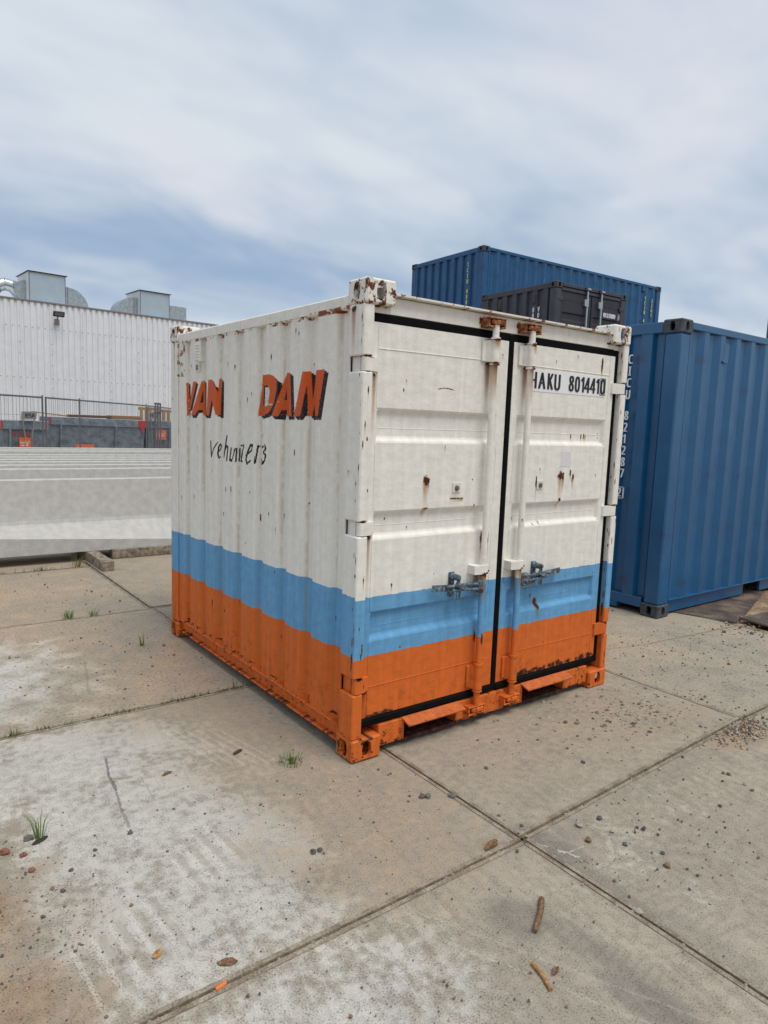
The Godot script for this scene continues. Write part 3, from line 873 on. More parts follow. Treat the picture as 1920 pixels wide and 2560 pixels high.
func build_container() -> void:
	var paint := StandardMaterial3D.new()
	paint.resource_name = "weathered_paint"
	paint.albedo_texture = build_paint()
	paint.roughness = 0.58
	paint.normal_enabled = true
	paint.normal_texture = bump_tile(1024, 0.03, 3, 75, 3.0)
	paint.normal_scale = 0.25
	paint.metallic_specular = 0.35
	mats["paint"] = paint
	var rubber := mat("black_rubber", sh(24, 24, 26), 0.7, 0.0, ramp_tile(256, 0.03, 4, 71, [[0.0, sh(190, 190, 190)], [0.6, sh(225, 225, 225)], [1.0, sh(255, 255, 255)]], 0.25), 1.6)
	rubber.metallic_specular = 0.15
	var rusty := mat("rusty_steel", Color.WHITE, 0.9, 0.0, ramp_tile(256, 0.03, 5, 72, [[0.0, sh(60, 40, 30)], [0.4, sh(112, 62, 34)], [0.6, sh(150, 90, 50)], [1.0, sh(198, 184, 160)]], 0.3), 3.0)
	var lever_m := mat("lever_blue", Color.WHITE, 0.6, 0.0, ramp_tile(256, 0.03, 5, 73, [[0.0, sh(70, 50, 42)], [0.40, sh(84, 70, 66)], [0.46, sh(66, 90, 108)], [0.62, sh(84, 120, 146)], [0.75, sh(120, 142, 154)], [1.0, sh(196, 192, 182)]], 0.3), 4.0)
	var flap_m := mat("flap_orange", Color.WHITE, 0.7, 0.0, ramp_tile(256, 0.03, 5, 74, [[0.0, sh(60, 38, 30)], [0.14, sh(96, 54, 32)], [0.20, sh(178, 92, 44)], [0.7, sh(200, 106, 50)], [1.0, sh(208, 124, 74)]], 0.3), 2.0)
	var bare := mat("dull_zinc", sh(128, 130, 130), 0.45, 0.7)
	var t := thing("storage_container", "small white storage container with blue and orange bands and rusty corners on concrete slabs", "container", Vector3(0, 0.004, 0))
	# corner castings
	for sx in 2:
		for sy in 2:
			for sz in 2:
				var b := mb(3)
				var a := Vector3(CW - 0.171 if sx else 0.0, CH - 0.112 if sy else 0.0, -CL if sz else -0.1465)
				b.box(a, a + Vector3(0.171, 0.112, 0.1465), 0.009, [[0, 1.0 if sx else -1.0, 0.040, 0.026, 0.022], [2, -1.0 if sz else 1.0, 0.027, 0.040, 0.022], [1, 1.0 if sy else -1.0, 0.032, 0.055, 0.022]])
				obj("corner_casting", b, paint, t)
	# posts; the front ones are notched where the hinges turn
	var notches := [[0.335, 0.415], [1.098, 1.168], [1.850, 1.920]]
	for sx in 2:
		var b := mb(3)
		var xa := CW - 0.052 if sx else 0.0
		var xb := CW if sx else 0.058
		var y := 0.112
		for q in notches:
			b.box(Vector3(xa, y, -0.125), Vector3(xb, q[0], -0.008), 0.006)
			b.box(Vector3(xa + (0.0 if sx else 0.022), q[0], -0.125), Vector3(xb - (0.022 if sx else 0.0), q[1], -0.060), 0.0)
			y = q[1]
		b.box(Vector3(xa, y, -0.125), Vector3(xb, CH - 0.112, -0.008), 0.006)
		obj("corner_post", b, paint, t)
		b = mb(3)
		b.box(Vector3(CW - 0.06 if sx else 0.004, 0.112, -CL + 0.004), Vector3(CW - 0.004 if sx else 0.06, CH - 0.112, -CL + 0.135), 0.008)
		obj("corner_post", b, paint, t)
	# side walls
	var b := mb(1)
	wavy(b, Vector3(0.014, 0, -CL + 0.13), Vector3.BACK, Vector3.LEFT, CL - 0.255, 0.14, 2.15, 0.277, 0.150, 0.032, 0.030, 0.105)
	var wall := obj("side_wall", b, paint, t)
	wall.set_meta("label", "corrugated side lettered VAN DAM verhuizers")
	b = mb(1)
	wavy(b, Vector3(CW - 0.014, 0, -CL + 0.13), Vector3.BACK, Vector3.RIGHT, CL - 0.255, 0.14, 2.15, 0.277, 0.150, 0.032, 0.030, 0.105)
	obj("side_wall", b, paint, t)
	b = mb(2)
	wavy(b, Vector3(0.06, 0, -CL + 0.02), Vector3.RIGHT, Vector3.FORWARD, CW - 0.12, 0.10, 2.2, 0.277, 0.16, 0.028, 0.034, 0.06)
	obj("rear_wall", b, paint, t)
	# weld beads where the sheet meets post and rail, vent and its label
	b = mb(1)
	b.path([Vector3(0.008, 0.15, -0.128), Vector3(0.008, 2.13, -0.128)], 0.004, 6)
	obj("weld_bead", b, paint, t)
	b = mb(1)
	b.path([Vector3(0.008, 0.15, -CL + 0.136), Vector3(0.008, 2.13, -CL + 0.136)], 0.004, 6)
	obj("weld_bead", b, paint, t)
	b = mb(1)
	b.box(Vector3(0.006, 1.985, -1.985), Vector3(0.060, 2.122, -1.905), 0.008)
	for k in 6:
		b.box(Vector3(0.001, 2.0 + k * 0.019, -1.978), Vector3(0.010, 2.008 + k * 0.019, -1.912), 0.002)
	obj("vent", b, paint, t)
	var stick := obj("label_sticker", _slab(Vector3(0.006, 1.925, -1.975), Vector3(0.0105, 1.978, -1.915)), mat("sticker_white", sh(215, 214, 208), 0.5), t)
	for k in 5:
		obj("print_line", _slab(Vector3(0.0040, 1.965 - k * 0.007, -1.968), Vector3(0.0058, 1.9685 - k * 0.007, -1.925 - 0.004 * (k % 3))), mat("print_black", sh(30, 30, 32), 0.6), stick)
	# rails
	for sx in 2:
		var x := CW if sx else 0.0
		var s := -1.0 if sx else 1.0
		b = mb(1)
		b.box(Vector3(x + s * 0.010, 2.136, -CL + 0.1465), Vector3(x + s * 0.075, 2.200, -0.1465), 0.007)
		obj("top_rail", b, paint, t)
		b = mb(1)
		b.box(Vector3(x + s * 0.010, 0.136, -CL + 0.1465), Vector3(x + s * 0.085, 0.143, -0.1465), 0.002)
		b.box(Vector3(x + s * 0.034, 0.066, -CL + 0.1465), Vector3(x + s * 0.041, 0.136, -0.1465))
		b.box(Vector3(x + s * 0.006, 0.058, -CL + 0.1465), Vector3(x + s * 0.075, 0.066, -0.1465), 0.002)
		# the small gusset at the rear foot
		b.prism([Vector3(x + s * 0.012, 0.144, -CL + 0.15), Vector3(x + s * 0.012, 0.144, -CL + 0.23), Vector3(x + s * 0.012, 0.160, -CL + 0.15)], Vector3(s * 0.05, 0, 0))
		obj("bottom_rail", b, paint, t)
	b = mb(1)
	b.box(Vector3(0.03, 2.185, -CL + 0.03), Vector3(CW - 0.03, 2.197, -0.06))
	obj("roof", b, paint, t)
	b = mb()
	b.box(Vector3(0.05, 0.145, -CL + 0.05), Vector3(CW - 0.05, 0.165, -0.09))
	obj("floor", b, rusty, t)
	# header and sill
	b = mb(2)
	b.box(Vector3(0.165, 2.116, -0.13), Vector3(CW - 0.165, 2.196, -0.044), 0.004)
	b.box(Vector3(0.060, 2.112, -0.125), Vector3(0.165, 2.146, -0.047), 0.0)
	b.box(Vector3(CW - 0.165, 2.112, -0.125), Vector3(CW - 0.055, 2.146, -0.047), 0.0)
	var lip := Vector3(0, 0.0045, 0)
	b.obox(Vector3(CW / 2.0, 2.203, -0.062), Vector3(CW / 2.0 - 0.171, 0, 0), lip, Vector3(0, 0.002, 0.052))
	obj("door_header", b, paint, t)
	var holes := [[0.335, 0.690], [1.215, 1.585]]
	b = mb(3)
	b.box(Vector3(0.171, 0.036, -0.125), Vector3(0.335, 0.148, -0.024), 0.003)
	b.box(Vector3(0.690, 0.036, -0.125), Vector3(1.215, 0.148, -0.024), 0.003)
	b.box(Vector3(1.585, 0.036, -0.125), Vector3(CW - 0.171, 0.148, -0.024), 0.003)
	for q in holes:
		b.box(Vector3(q[0], 0.132, -0.125), Vector3(q[1], 0.148, -0.024))
	obj("door_sill", b, paint, t)
	for q in holes:
		b = mb()
		b.box(Vector3(q[0], 0.024, -2.30), Vector3(q[1], 0.040, -0.030))
		b.box(Vector3(q[0] - 0.006, 0.024, -2.30), Vector3(q[0], 0.130, -0.126))
		b.box(Vector3(q[1], 0.024, -2.30), Vector3(q[1] + 0.006, 0.130, -0.126))
		b.box(Vector3(q[0], 0.130, -2.30), Vector3(q[1], 0.134, -0.126))
		obj("fork_pocket", b, mat("pocket_rust_shaded", sh(120, 104, 96), 0.95, 0.0, (rusty as StandardMaterial3D).albedo_texture, 2.0), t)  # rust tile with a darker tint: shade inside the pocket put into the colour
		b = mb(3)
		b.obox(Vector3((q[0] + q[1]) / 2.0, 0.139, 0.002), Vector3((q[1] - q[0]) / 2.0 + 0.016, 0, 0), Vector3(0, 0.0035, 0.0012), Vector3(0, -0.010, 0.034))
		obj("pocket_flap", b, flap_m, t)
	# doors
	var zd := -0.036
	var gr := [[0.578, 0.728], [1.072, 1.212], [1.532, 1.694]]
	for side in 2:
		var m := 1.0 if side == 0 else -1.0      # direction from the hinge to the middle
		var x0 := 0.066 if side == 0 else 0.994
		var x1 := 0.952 if side == 0 else 1.884
		var d := sub("door", t)
		b = mb(2)
		if side == 0:
			door_leaf(b, x0, x1, 0.198, 2.076, 0.100, 0.888, gr, zd)
		else:
			door_leaf(b, x0, x1, 0.198, 2.076, 1.040, 1.832, gr, zd)
		obj("door_panel", b, paint, d)
		# weld seams on the leaf
		b = mb(2)
		var h := x0 + 0.036 if side == 0 else x1 - 0.046
		var c := x1 - 0.055 if side == 0 else x0 + 0.04
		for y in [1.960, 0.352]:
			b.path([Vector3(h, y, zd), Vector3(c, y + 0.004, zd)], 0.0030, 6)
		b.path([Vector3(h, 0.21, zd), Vector3(h, 0.57, zd)], 0.0030, 6)
		b.path([Vector3(h, 0.73, zd), Vector3(h, 1.065, zd)], 0.0030, 6)
		b.path([Vector3(h, 1.22, zd), Vector3(h, 1.525, zd)], 0.0030, 6)
		b.path([Vector3(h, 1.70, zd), Vector3(h, 2.06, zd)], 0.0030, 6)
		b.path([Vector3(c, 0.73, zd), Vector3(c, 1.065, zd)], 0.0030, 6)
		b.path([Vector3(c, 1.22, zd), Vector3(c, 1.525, zd)], 0.0030, 6)
		for g in gr:
			b.path([Vector3(h + 0.03, g[0] + 0.068, zd - 0.0245), Vector3(c - 0.02, g[0] + 0.070, zd - 0.0245)], 0.0022, 6)
		obj("weld_seam", b, paint, d)
		# seals
		b = mb()
		b.box(Vector3(x0 - 0.006, 2.078, -0.085), Vector3(x1 + (0.020 if side == 0 else 0.0), 2.118, -0.040), 0.006)
		b.box(Vector3(x0 - 0.006, 0.150, -0.085), Vector3(x1 + (0.020 if side == 0 else 0.0), 0.197, -0.030), 0.012)
		if side == 0:
			b.box(Vector3(0.0585, 0.15, -0.095), Vector3(0.0655, 2.118, -0.050), 0.0)
		else:
			b.box(Vector3(1.886, 0.150, -0.085), Vector3(1.932, 2.118, -0.044), 0.006)
			b.box(Vector3(0.953, 0.160, -0.085), Vector3(0.993, 2.112, -0.032), 0.007)
		obj("door_seal", b, rubber, d)
		# hinges: strap on the leaf, knuckle in the notch
		for q in notches:
			var yc: float = (q[0] + q[1]) / 2.0
			var hh: float = (q[1] - q[0]) / 2.0 - 0.004
			b = mb(3)
			var kx := 0.030 if side == 0 else CW - 0.026
			b.tube(Vector3(kx, yc - hh, -0.028), Vector3(kx, yc + hh, -0.028), 0.021, 0.021, 16)
			if side == 0:
				b.prism([Vector3(kx, yc - hh, -0.008), Vector3(0.062, yc - hh, -0.012), Vector3(0.098, yc - hh, -0.022), Vector3(0.102, yc - hh, zd), Vector3(0.064, yc - hh, zd), Vector3(kx, yc - hh, -0.044)], Vector3(0, hh * 2.0, 0))
			else:
				b.prism([Vector3(kx, yc - hh, -0.008), Vector3(kx - 0.034, yc - hh, -0.012), Vector3(1.862, yc - hh, -0.022), Vector3(1.856, yc - hh, zd), Vector3(1.884, yc - hh, zd), Vector3(kx, yc - hh, -0.044)], Vector3(0, hh * 2.0, 0))
			obj("hinge", b, paint, d)
		# locking rod with its guides
		var rx := 0.810 if side == 0 else 1.085
		var rz := 0.005
		b = mb(2)
		b.tube(Vector3(rx, 0.125, rz), Vector3(rx, 2.128, rz), 0.0175, 0.0175, 20)
		b.tube(Vector3(rx, 2.128, rz), Vector3(rx, 2.165, rz - 0.004), 0.0175, 0.012, 20)
		for y in [2.066, 1.938, 0.345, 0.200]:
			b.tube(Vector3(rx, y, rz), Vector3(rx, y + 0.011, rz), 0.0275, 0.0245, 22)
		obj("locking_rod", b, paint, d)
		for q in [[1.953, 2.064, 0.058], [0.214, 0.343, 0.052]]:
			b = mb(2)
			b.tube(Vector3(rx, q[0], rz), Vector3(rx, q[1], rz), 0.0255, 0.0255, 22)
			b.box(Vector3(rx - q[2], q[0] + 0.002, zd), Vector3(rx + 0.022, q[1] - 0.002, zd + 0.012), 0.004)
			b.prism([Vector3(rx - 0.036, q[0] + 0.002, zd + 0.012), Vector3(rx - 0.020, q[0] + 0.002, rz + 0.012), Vector3(rx, q[0] + 0.002, rz), Vector3(rx, q[0] + 0.002, zd + 0.012)], Vector3(0, q[1] - q[0] - 0.004, 0))
			obj("rod_guide", b, paint, d)
		b = mb(2)
		b.prism([Vector3(rx - 0.075, 0.852, zd), Vector3(rx - 0.074, 0.852, rz + 0.012), Vector3(rx - 0.02, 0.852, rz + 0.0215), Vector3(rx + 0.012, 0.852, rz + 0.0225), Vector3(rx + 0.028, 0.852, rz + 0.010), Vector3(rx + 0.028, 0.852, zd)], Vector3(0, 0.046, 0))
		b.box(Vector3(rx - 0.072, 0.775, zd), Vector3(rx - 0.036, 0.85, zd + 0.006), 0.002)
		obj("rod_clamp", b, paint, d)
		obj("bolt", _stud(Vector3(rx + 0.018, 0.868, rz + 0.016), Vector3.BACK, 0.006, 0.010), rusty, d)
		# cam and keeper, above on the header and below on the sill
		for q in [[2.150, 1.0], [0.100, -1.0]]:
			b = mb(2) if q[1] < 0.0 else mb()
			var y: float = q[0]
			b.box(Vector3(rx - 0.012, y - 0.013, rz - 0.018), Vector3(rx + 0.042, y + 0.013, rz + 0.021), 0.005)
			b.box(Vector3(rx - 0.042, y - 0.011, rz - 0.02), Vector3(rx - 0.010, y + 0.013, rz + 0.016), 0.005)
			obj("cam", b, paint if q[1] < 0.0 else rusty, d)
			b = mb(2) if q[1] < 0.0 else mb()
			b.box(Vector3(rx - 0.065, y + 0.016, -0.045), Vector3(rx + 0.058, y + 0.023, 0.022), 0.002)
			b.box(Vector3(rx - 0.065, y - 0.026, -0.045), Vector3(rx - 0.020, y - 0.019, 0.020), 0.002)
			b.box(Vector3(rx + 0.024, y - 0.026, -0.045), Vector3(rx + 0.058, y - 0.019, 0.020), 0.002)
			b.box(Vector3(rx - 0.065, y - 0.019, -0.045), Vector3(rx - 0.056, y + 0.016, 0.016))
			b.box(Vector3(rx + 0.050, y - 0.019, -0.045), Vector3(rx + 0.058, y + 0.016, 0.016))
			obj("cam_keeper", b, paint if q[1] < 0.0 else rusty, d)
		# handle
		var hb := sub("handle", d)
		b = mb(2)
		var e := -1.0 if side == 0 else 1.0
		var hub := rx + e * 0.014
		b.box(Vector3(rx + e * 0.012, 0.752, rz - 0.014), Vector3(rx + e * 0.075 if side else rx - 0.045, 0.822, rz + 0.030), 0.008)
		var tip := 0.468 if side == 0 else 1.455
		var hx := rx + e * 0.05
		b.bar(Vector3(hx, 0.785, rz + 0.004), Vector3(tip, 0.803, rz - 0.012), 0.008, 0.034)
		b.tube(Vector3(hx, 0.803, rz + 0.012), Vector3(lerpf(hx, tip, 0.72), 0.806, rz + 0.004), 0.009, 0.009, 10)
		b.tube(Vector3(hx, 0.776, rz + 0.014), Vector3(lerpf(hx, tip, 0.62), 0.788, rz + 0.012), 0.007, 0.007, 10)
		obj("lever", b, lever_m, hb)
		obj("pin", _stud(Vector3(rx + e * 0.036, 0.775, rz + 0.031), Vector3.BACK, 0.011, 0.004), rusty, hb)
		var sx2 := 0.617 if side == 0 else 1.252
		b = mb(2)
		b.box(Vector3(sx2 - 0.020, 0.742, zd), Vector3(sx2 + 0.020, 0.872, zd + 0.008), 0.003)
		b.tube(Vector3(sx2, 0.850, zd), Vector3(sx2, 0.850, rz + 0.022), 0.019, 0.015, 14)
		b.tube(Vector3(sx2, 0.852, rz + 0.022), Vector3(sx2 + e * 0.006, 0.852, rz + 0.031), 0.010, 0.007, 12)
		b.box(Vector3(sx2 - 0.012, 0.806, rz + 0.012), Vector3(sx2 + 0.014, 0.856, rz + 0.022), 0.005)
		b.obox(Vector3(sx2 + 0.012, 0.806, rz + 0.027), Vector3(0.028, -0.012, 0.008), Vector3(0.004, 0.009, 0), Vector3(0, 0.0, 0.006))
		b.box(Vector3(sx2 - 0.004, 0.735, rz + 0.006), Vector3(sx2 + 0.026, 0.785, rz + 0.014), 0.003)
		obj("latch", b, lever_m, hb)
		obj("rivet", _stud(Vector3(sx2 + 0.012, 0.752, rz + 0.014), Vector3.BACK, 0.006, 0.006), bare, hb)
		# the carriage bolt with its washer plate
		var bx := 0.624 if side == 0 else 1.266
		b = mb(2)
		b.box(Vector3(bx - 0.028, 1.284, zd), Vector3(bx + 0.028, 1.336, zd + 0.005), 0.002)
		obj("washer_plate", b, mat("plate_white", sh(214, 213, 205), 0.6), d)
		obj("bolt_head", _stud(Vector3(bx, 1.308, zd + 0.005), Vector3.BACK, 0.015, 0.012), bare, d)
		if side == 1:
			var plate := obj("number_sign", _slab(Vector3(1.118, 1.829, zd), Vector3(1.806, 1.946, zd + 0.002)), mat("sign_white", sh(228, 232, 236), 0.4), d)
			var black := mat("sign_black", sh(22, 22, 30), 0.5)
			var chars := "HAKU8014410"
			var at := [1.158, 1.228, 1.295, 1.358, 1.482, 1.537, 1.588, 1.628, 1.681, 1.731, 1.777]
			for k in chars.length():
				text("letter", chars[k], Vector3(at[k], 1.8875, zd + 0.0034), 0.088, 0.70 if k < 4 else 0.68, black, plate)
			b = mb()
			for q in [[1.752, 1.838, 1.755, 1.938], [1.799, 1.838, 1.802, 1.938], [1.752, 1.838, 1.802, 1.841], [1.752, 1.935, 1.802, 1.938]]:
				b.box(Vector3(q[0], q[1], zd + 0.002), Vector3(q[2], q[3], zd + 0.0042))
			obj("digit_frame", b, black, plate)
			obj("paper_sticker", _slab(Vector3(1.437, 1.412, zd), Vector3(1.525, 1.500, zd + 0.0015)), mat("paper", sh(214, 214, 216), 0.7), d)

func _slab(a: Vector3, c: Vector3, bevel := 0.0) -> MB:
	var b := mb()
	b.box(a, c, bevel)
	return b

func _stud(at: Vector3, dir: Vector3, r: float, h: float) -> MB:
	var b := mb()
	b.tube(at, at + dir * h * 0.5, r, r * 0.92, 14, false)
	b.tube(at + dir * h * 0.5, at + dir * h, r * 0.92, r * 0.45, 14)
	return b

# ---------------------------------------------------------------- ground
func slab_mesh(b: MB, c: Array, y: float, deep: float) -> void:
	# top of a slab from four corners (clockwise from above: -x-z, +x-z, +x+z, -x+z), gently uneven, with a worn edge
	var e := 0.010
	var mid: Vector3 = (c[0] + c[1] + c[2] + c[3]) / 4.0
	var inn := []
	for p in c:
		var d: Vector3 = (mid - p)
		inn.append(p + Vector3(signf(d.x) * e, y, signf(d.z) * e))
	b.quado(inn[0], inn[1], inn[2], inn[3], Vector3.UP)
	for i in 4:
		var j := (i + 1) % 4
		var pi: Vector3 = c[i] + Vector3(0, y - 0.006, 0)
		var pj: Vector3 = c[j] + Vector3(0, y - 0.006, 0)
		var out: Vector3 = (c[i] + c[j]) / 2.0 - mid
		b.quado(inn[i], inn[j], pj, pi, out + Vector3.UP)
		b.quado(pi, pj, pj - Vector3(0, deep, 0), pi - Vector3(0, deep, 0), out)

func edge_bars(b: MB, c: Array, y: float) -> void:
	var mid: Vector3 = (c[0] + c[1] + c[2] + c[3]) / 4.0
	for i in 4:
		var j := (i + 1) % 4
		var pi: Vector3 = c[i] + Vector3(0, y - 0.018, 0)
		var pj: Vector3 = c[j] + Vector3(0, y - 0.018, 0)
		var out: Vector3 = ((c[i] + c[j]) / 2.0 - mid)
		var along := (pj - pi).normalized()
		var o := Vector3.UP.cross(along)
		if o.dot(out) < 0.0:
			o = -o
		var q := (pi + pj) / 2.0 + o * -0.0045
		b.obox(q, along * ((pj - pi).length() / 2.0 + 0.003), o * 0.0085, Vector3(0, 0.0205, 0))

func build_ground() -> void:
	var grain := bump_tile(512, 0.09, 5, 91, 5.0)
	var near := StandardMaterial3D.new()
	near.resource_name = "concrete_near"
	near.albedo_texture = build_ground_near()
	near.roughness = 0.88
	near.metallic_specular = 0.3
	var relief := noise(0.05, 5, 92).get_seamless_image(1024, 1024)
	var rt := tex(relief)
	near.heightmap_enabled = true
	near.heightmap_texture = rt
	near.heightmap_scale = 0.5
	var far := StandardMaterial3D.new()
	far.resource_name = "concrete_far"
	far.albedo_texture = build_ground_far()
	far.roughness = 0.9
	far.metallic_specular = 0.3
	var earth := mat("earth", Color.WHITE, 0.95, 0.0, ramp_tile(512, 0.02, 5, 93, [[0.0, sh(104, 84, 66)], [0.45, sh(140, 116, 92)], [0.65, sh(160, 138, 112)], [1.0, sh(186, 168, 142)]], 0.45), 0.35, grain, 0.8)
	var steel := mat("edge_steel", Color.WHITE, 0.7, 0.1, ramp_tile(256, 0.03, 4, 94, [[0.0, sh(112, 98, 84)], [0.5, sh(146, 134, 118)], [1.0, sh(172, 162, 146)]], 0.3), 1.2)
	var g := mb()
	g.quado(Vector3(-250, -0.045, -250), Vector3(250, -0.045, -250), Vector3(250, -0.045, 250), Vector3(-250, -0.045, 250), Vector3.UP)
	struct_(obj("ground", g, earth))
	var pave := Node3D.new()
	pave.name = "pavement"
	add_child(pave)
	struct_(pave)
	# [corners, height, near?]
	var list := []
	var sl := func(x0: float, x1: float, z0: float, z1: float, y: float, close: bool, dz := 0.0):
		list.append([[Vector3(x0, 0, z0), Vector3(x1, 0, z0), Vector3(x1, 0, z1 + dz), Vector3(x0, 0, z1)], y, close])
	sl.call(-1.770, 0.221, -1.164, 0.862, 0.0, true)
	sl.call(-1.770, 0.232, 0.878, 2.04, -0.004, true)
	sl.call(0.236, 2.204, -1.21, 0.846, 0.004, true, -0.086)
	list.append([[Vector3(0.248, 0, 0.862), Vector3(2.200, 0, 0.778), Vector3(2.215, 0, 2.04), Vector3(0.252, 0, 2.04)], -0.003, true])
	sl.call(-1.88, 0.108, -3.19, -1.180, 0.0, false)
	sl.call(-1.88, 0.086, -5.155, -3.206, -0.004, false)
	sl.call(-1.89, 0.078, -7.2, -5.172, -0.002, false)
	sl.call(0.124, 2.12, -3.19, -1.226, 0.002, false)
	sl.call(0.102, 2.10, -5.40, -3.206, 0.008, false)
	sl.call(0.094, 2.09, -7.4, -5.416, 0.004, false)
	sl.call(2.220, 4.21, -1.22, 0.756, -0.002, false)
	list.append([[Vector3(2.216, 0, 0.776), Vector3(4.21, 0, 0.772), Vector3(4.21, 0, 1.99), Vector3(2.232, 0, 1.99)], -0.006, false])
	sl.call(2.136, 4.13, -3.22, -1.236, 0.0, false)
	sl.call(2.116, 4.11, -5.22, -3.236, 0.0, false)
	sl.call(2.106, 4.10, -7.22, -5.236, 0.0, false)
	sl.call(4.146, 6.14, -3.24, -1.25, -0.002, false)
	sl.call(-2.99, -1.786, -1.15, 0.87, -0.004, false)
	sl.call(-2.99, -1.896, -3.19, -1.168, 0.0, false)
	sl.call(-2.99, -1.896, -5.17, -3.206, 0.0, false)
	sl.call(-2.99, -1.906, -7.2, -5.186, 0.0, false)
	for k in 3:
		sl.call(-1.89 + 2.0 * k, 0.09 + 2.0 * k, -9.4, -7.43, 0.0, false)
	for s in list:
		var b := mb(4 if s[2] else 5)
		slab_mesh(b, s[0], s[1], 0.10)
		var o := obj("concrete_slab", b, near if s[2] else far, pave)
		b = mb()
		edge_bars(b, s[0], s[1] + 0.0015)
		obj("steel_edge", b, steel, o)
	# earth beyond the slabs on the right, trodden and uneven
	var b := mb()
	var hn := noise(0.9, 4, 95)
	var st := 0.12
	for i in 62:
		for j in 40:
			var p := []
			for q in [[0, 0], [1, 0], [1, 1], [0, 1]]:
				var x: float = 4.225 + (i + q[0]) * st
				var z: float = -1.235 + (j + q[1]) * st
				var fade := clampf((x - 4.2) / 0.35, 0.0, 1.0)
				p.append(Vector3(x, -0.018 + hn.get_noise_2d(x * 3.0, z * 3.0) * 0.035 * fade - 0.01 * fade, z))
			b.quado(p[0], p[1], p[2], p[3], Vector3.UP)
	struct_(obj("bare_earth", b, earth))
	# ---- loose things
	var plate_m := mat("road_plate_steel", Color.WHITE, 0.65, 0.25, ramp_tile(256, 0.02, 5, 96, [[0.0, sh(62, 54, 50)], [0.5, sh(96, 84, 76)], [0.7, sh(118, 102, 88)], [1.0, sh(142, 124, 104)]], 0.35), 0.7)
	var p1 := []
	for q in [[0.0, 0.0], [1.6, 0.0], [1.6, 3.0], [0.10, 3.0], [0.03, 2.97], [0.0, 2.90]]:
		p1.append(Vector3(q[0], 0.0, q[1] - 3.0))
	var pb := mb()
	pb.prism(p1, Vector3(0, 0.016, 0))
	var pl := obj("road_plate", pb, plate_m)
	pl.position = Vector3(4.27, -0.008, -0.275)
	pl.rotation.y = 0.30
	tag(pl, "dark steel road plate partly under the blue container, round corner on the concrete", "steel plate")
	pb = mb()
	pb.box(Vector3(0, 0, 0), Vector3(1.5, 0.020, 2.4), 0.004)
	pl = obj("road_plate", pb, plate_m)
	pl.position = Vector3(4.375, 0.016, -0.31)
	pl.rotation = Vector3(0.012, -0.10, 0.0)
	tag(pl, "upper steel road plate at the right edge, lying over another plate", "steel plate")

func rock_mesh(seed_: int, flat := 0.7) -> ArrayMesh:
	var s := SphereMesh.new()
	s.radial_segments = 8
	s.rings = 4
	s.radius = 1.0
	s.height = 2.0
	var arr := s.get_mesh_arrays()
	var v: PackedVector3Array = arr[Mesh.ARRAY_VERTEX]
	var f := noise(0.9, 2, seed_)
	var idx: PackedInt32Array = arr[Mesh.ARRAY_INDEX]
	var b := mb()
	for i in range(0, idx.size(), 3):
		var q := []
		for k in 3:
			var p := v[idx[i + k]]
			p = p * (1.0 + f.get_noise_3dv(p * 1.2) * 0.75)
			q.append(Vector3(p.x, p.y * flat, p.z * 0.85))
		b.trio(q[0], q[1], q[2], (q[0] + q[1] + q[2]))
	return b.mesh()

func blades(b: MB, at: Vector3, count: int, h: float, spread: float) -> void:
	for k in count:
		var a := rng.randf() * TAU
		var d := Vector3(cos(a), 0, sin(a))
		var p := at + d * spread * rng.randf() * 0.5
		var hh := h * rng.randf_range(0.5, 1.1)
		var lean := d * hh * rng.randf_range(0.15, 0.75)
		var w := d.cross(Vector3.UP) * rng.randf_range(0.0016, 0.0032)
		var m := p + lean * 0.35 + Vector3.UP * hh * 0.62
		var t := p + lean + Vector3.UP * hh * rng.randf_range(0.75, 1.0)
		b.quad(p - w, p + w, m + w * 0.8, m - w * 0.8)
		b.tri(m - w * 0.8, m + w * 0.8, t)

func twig(b: MB, pts: Array, r: float) -> void:
	for i in pts.size() - 1:
		var ra := r * (1.0 - 0.25 * i / pts.size())
		b.tube(pts[i], pts[i + 1], ra, r * (1.0 - 0.25 * (i + 1) / pts.size()), 8)

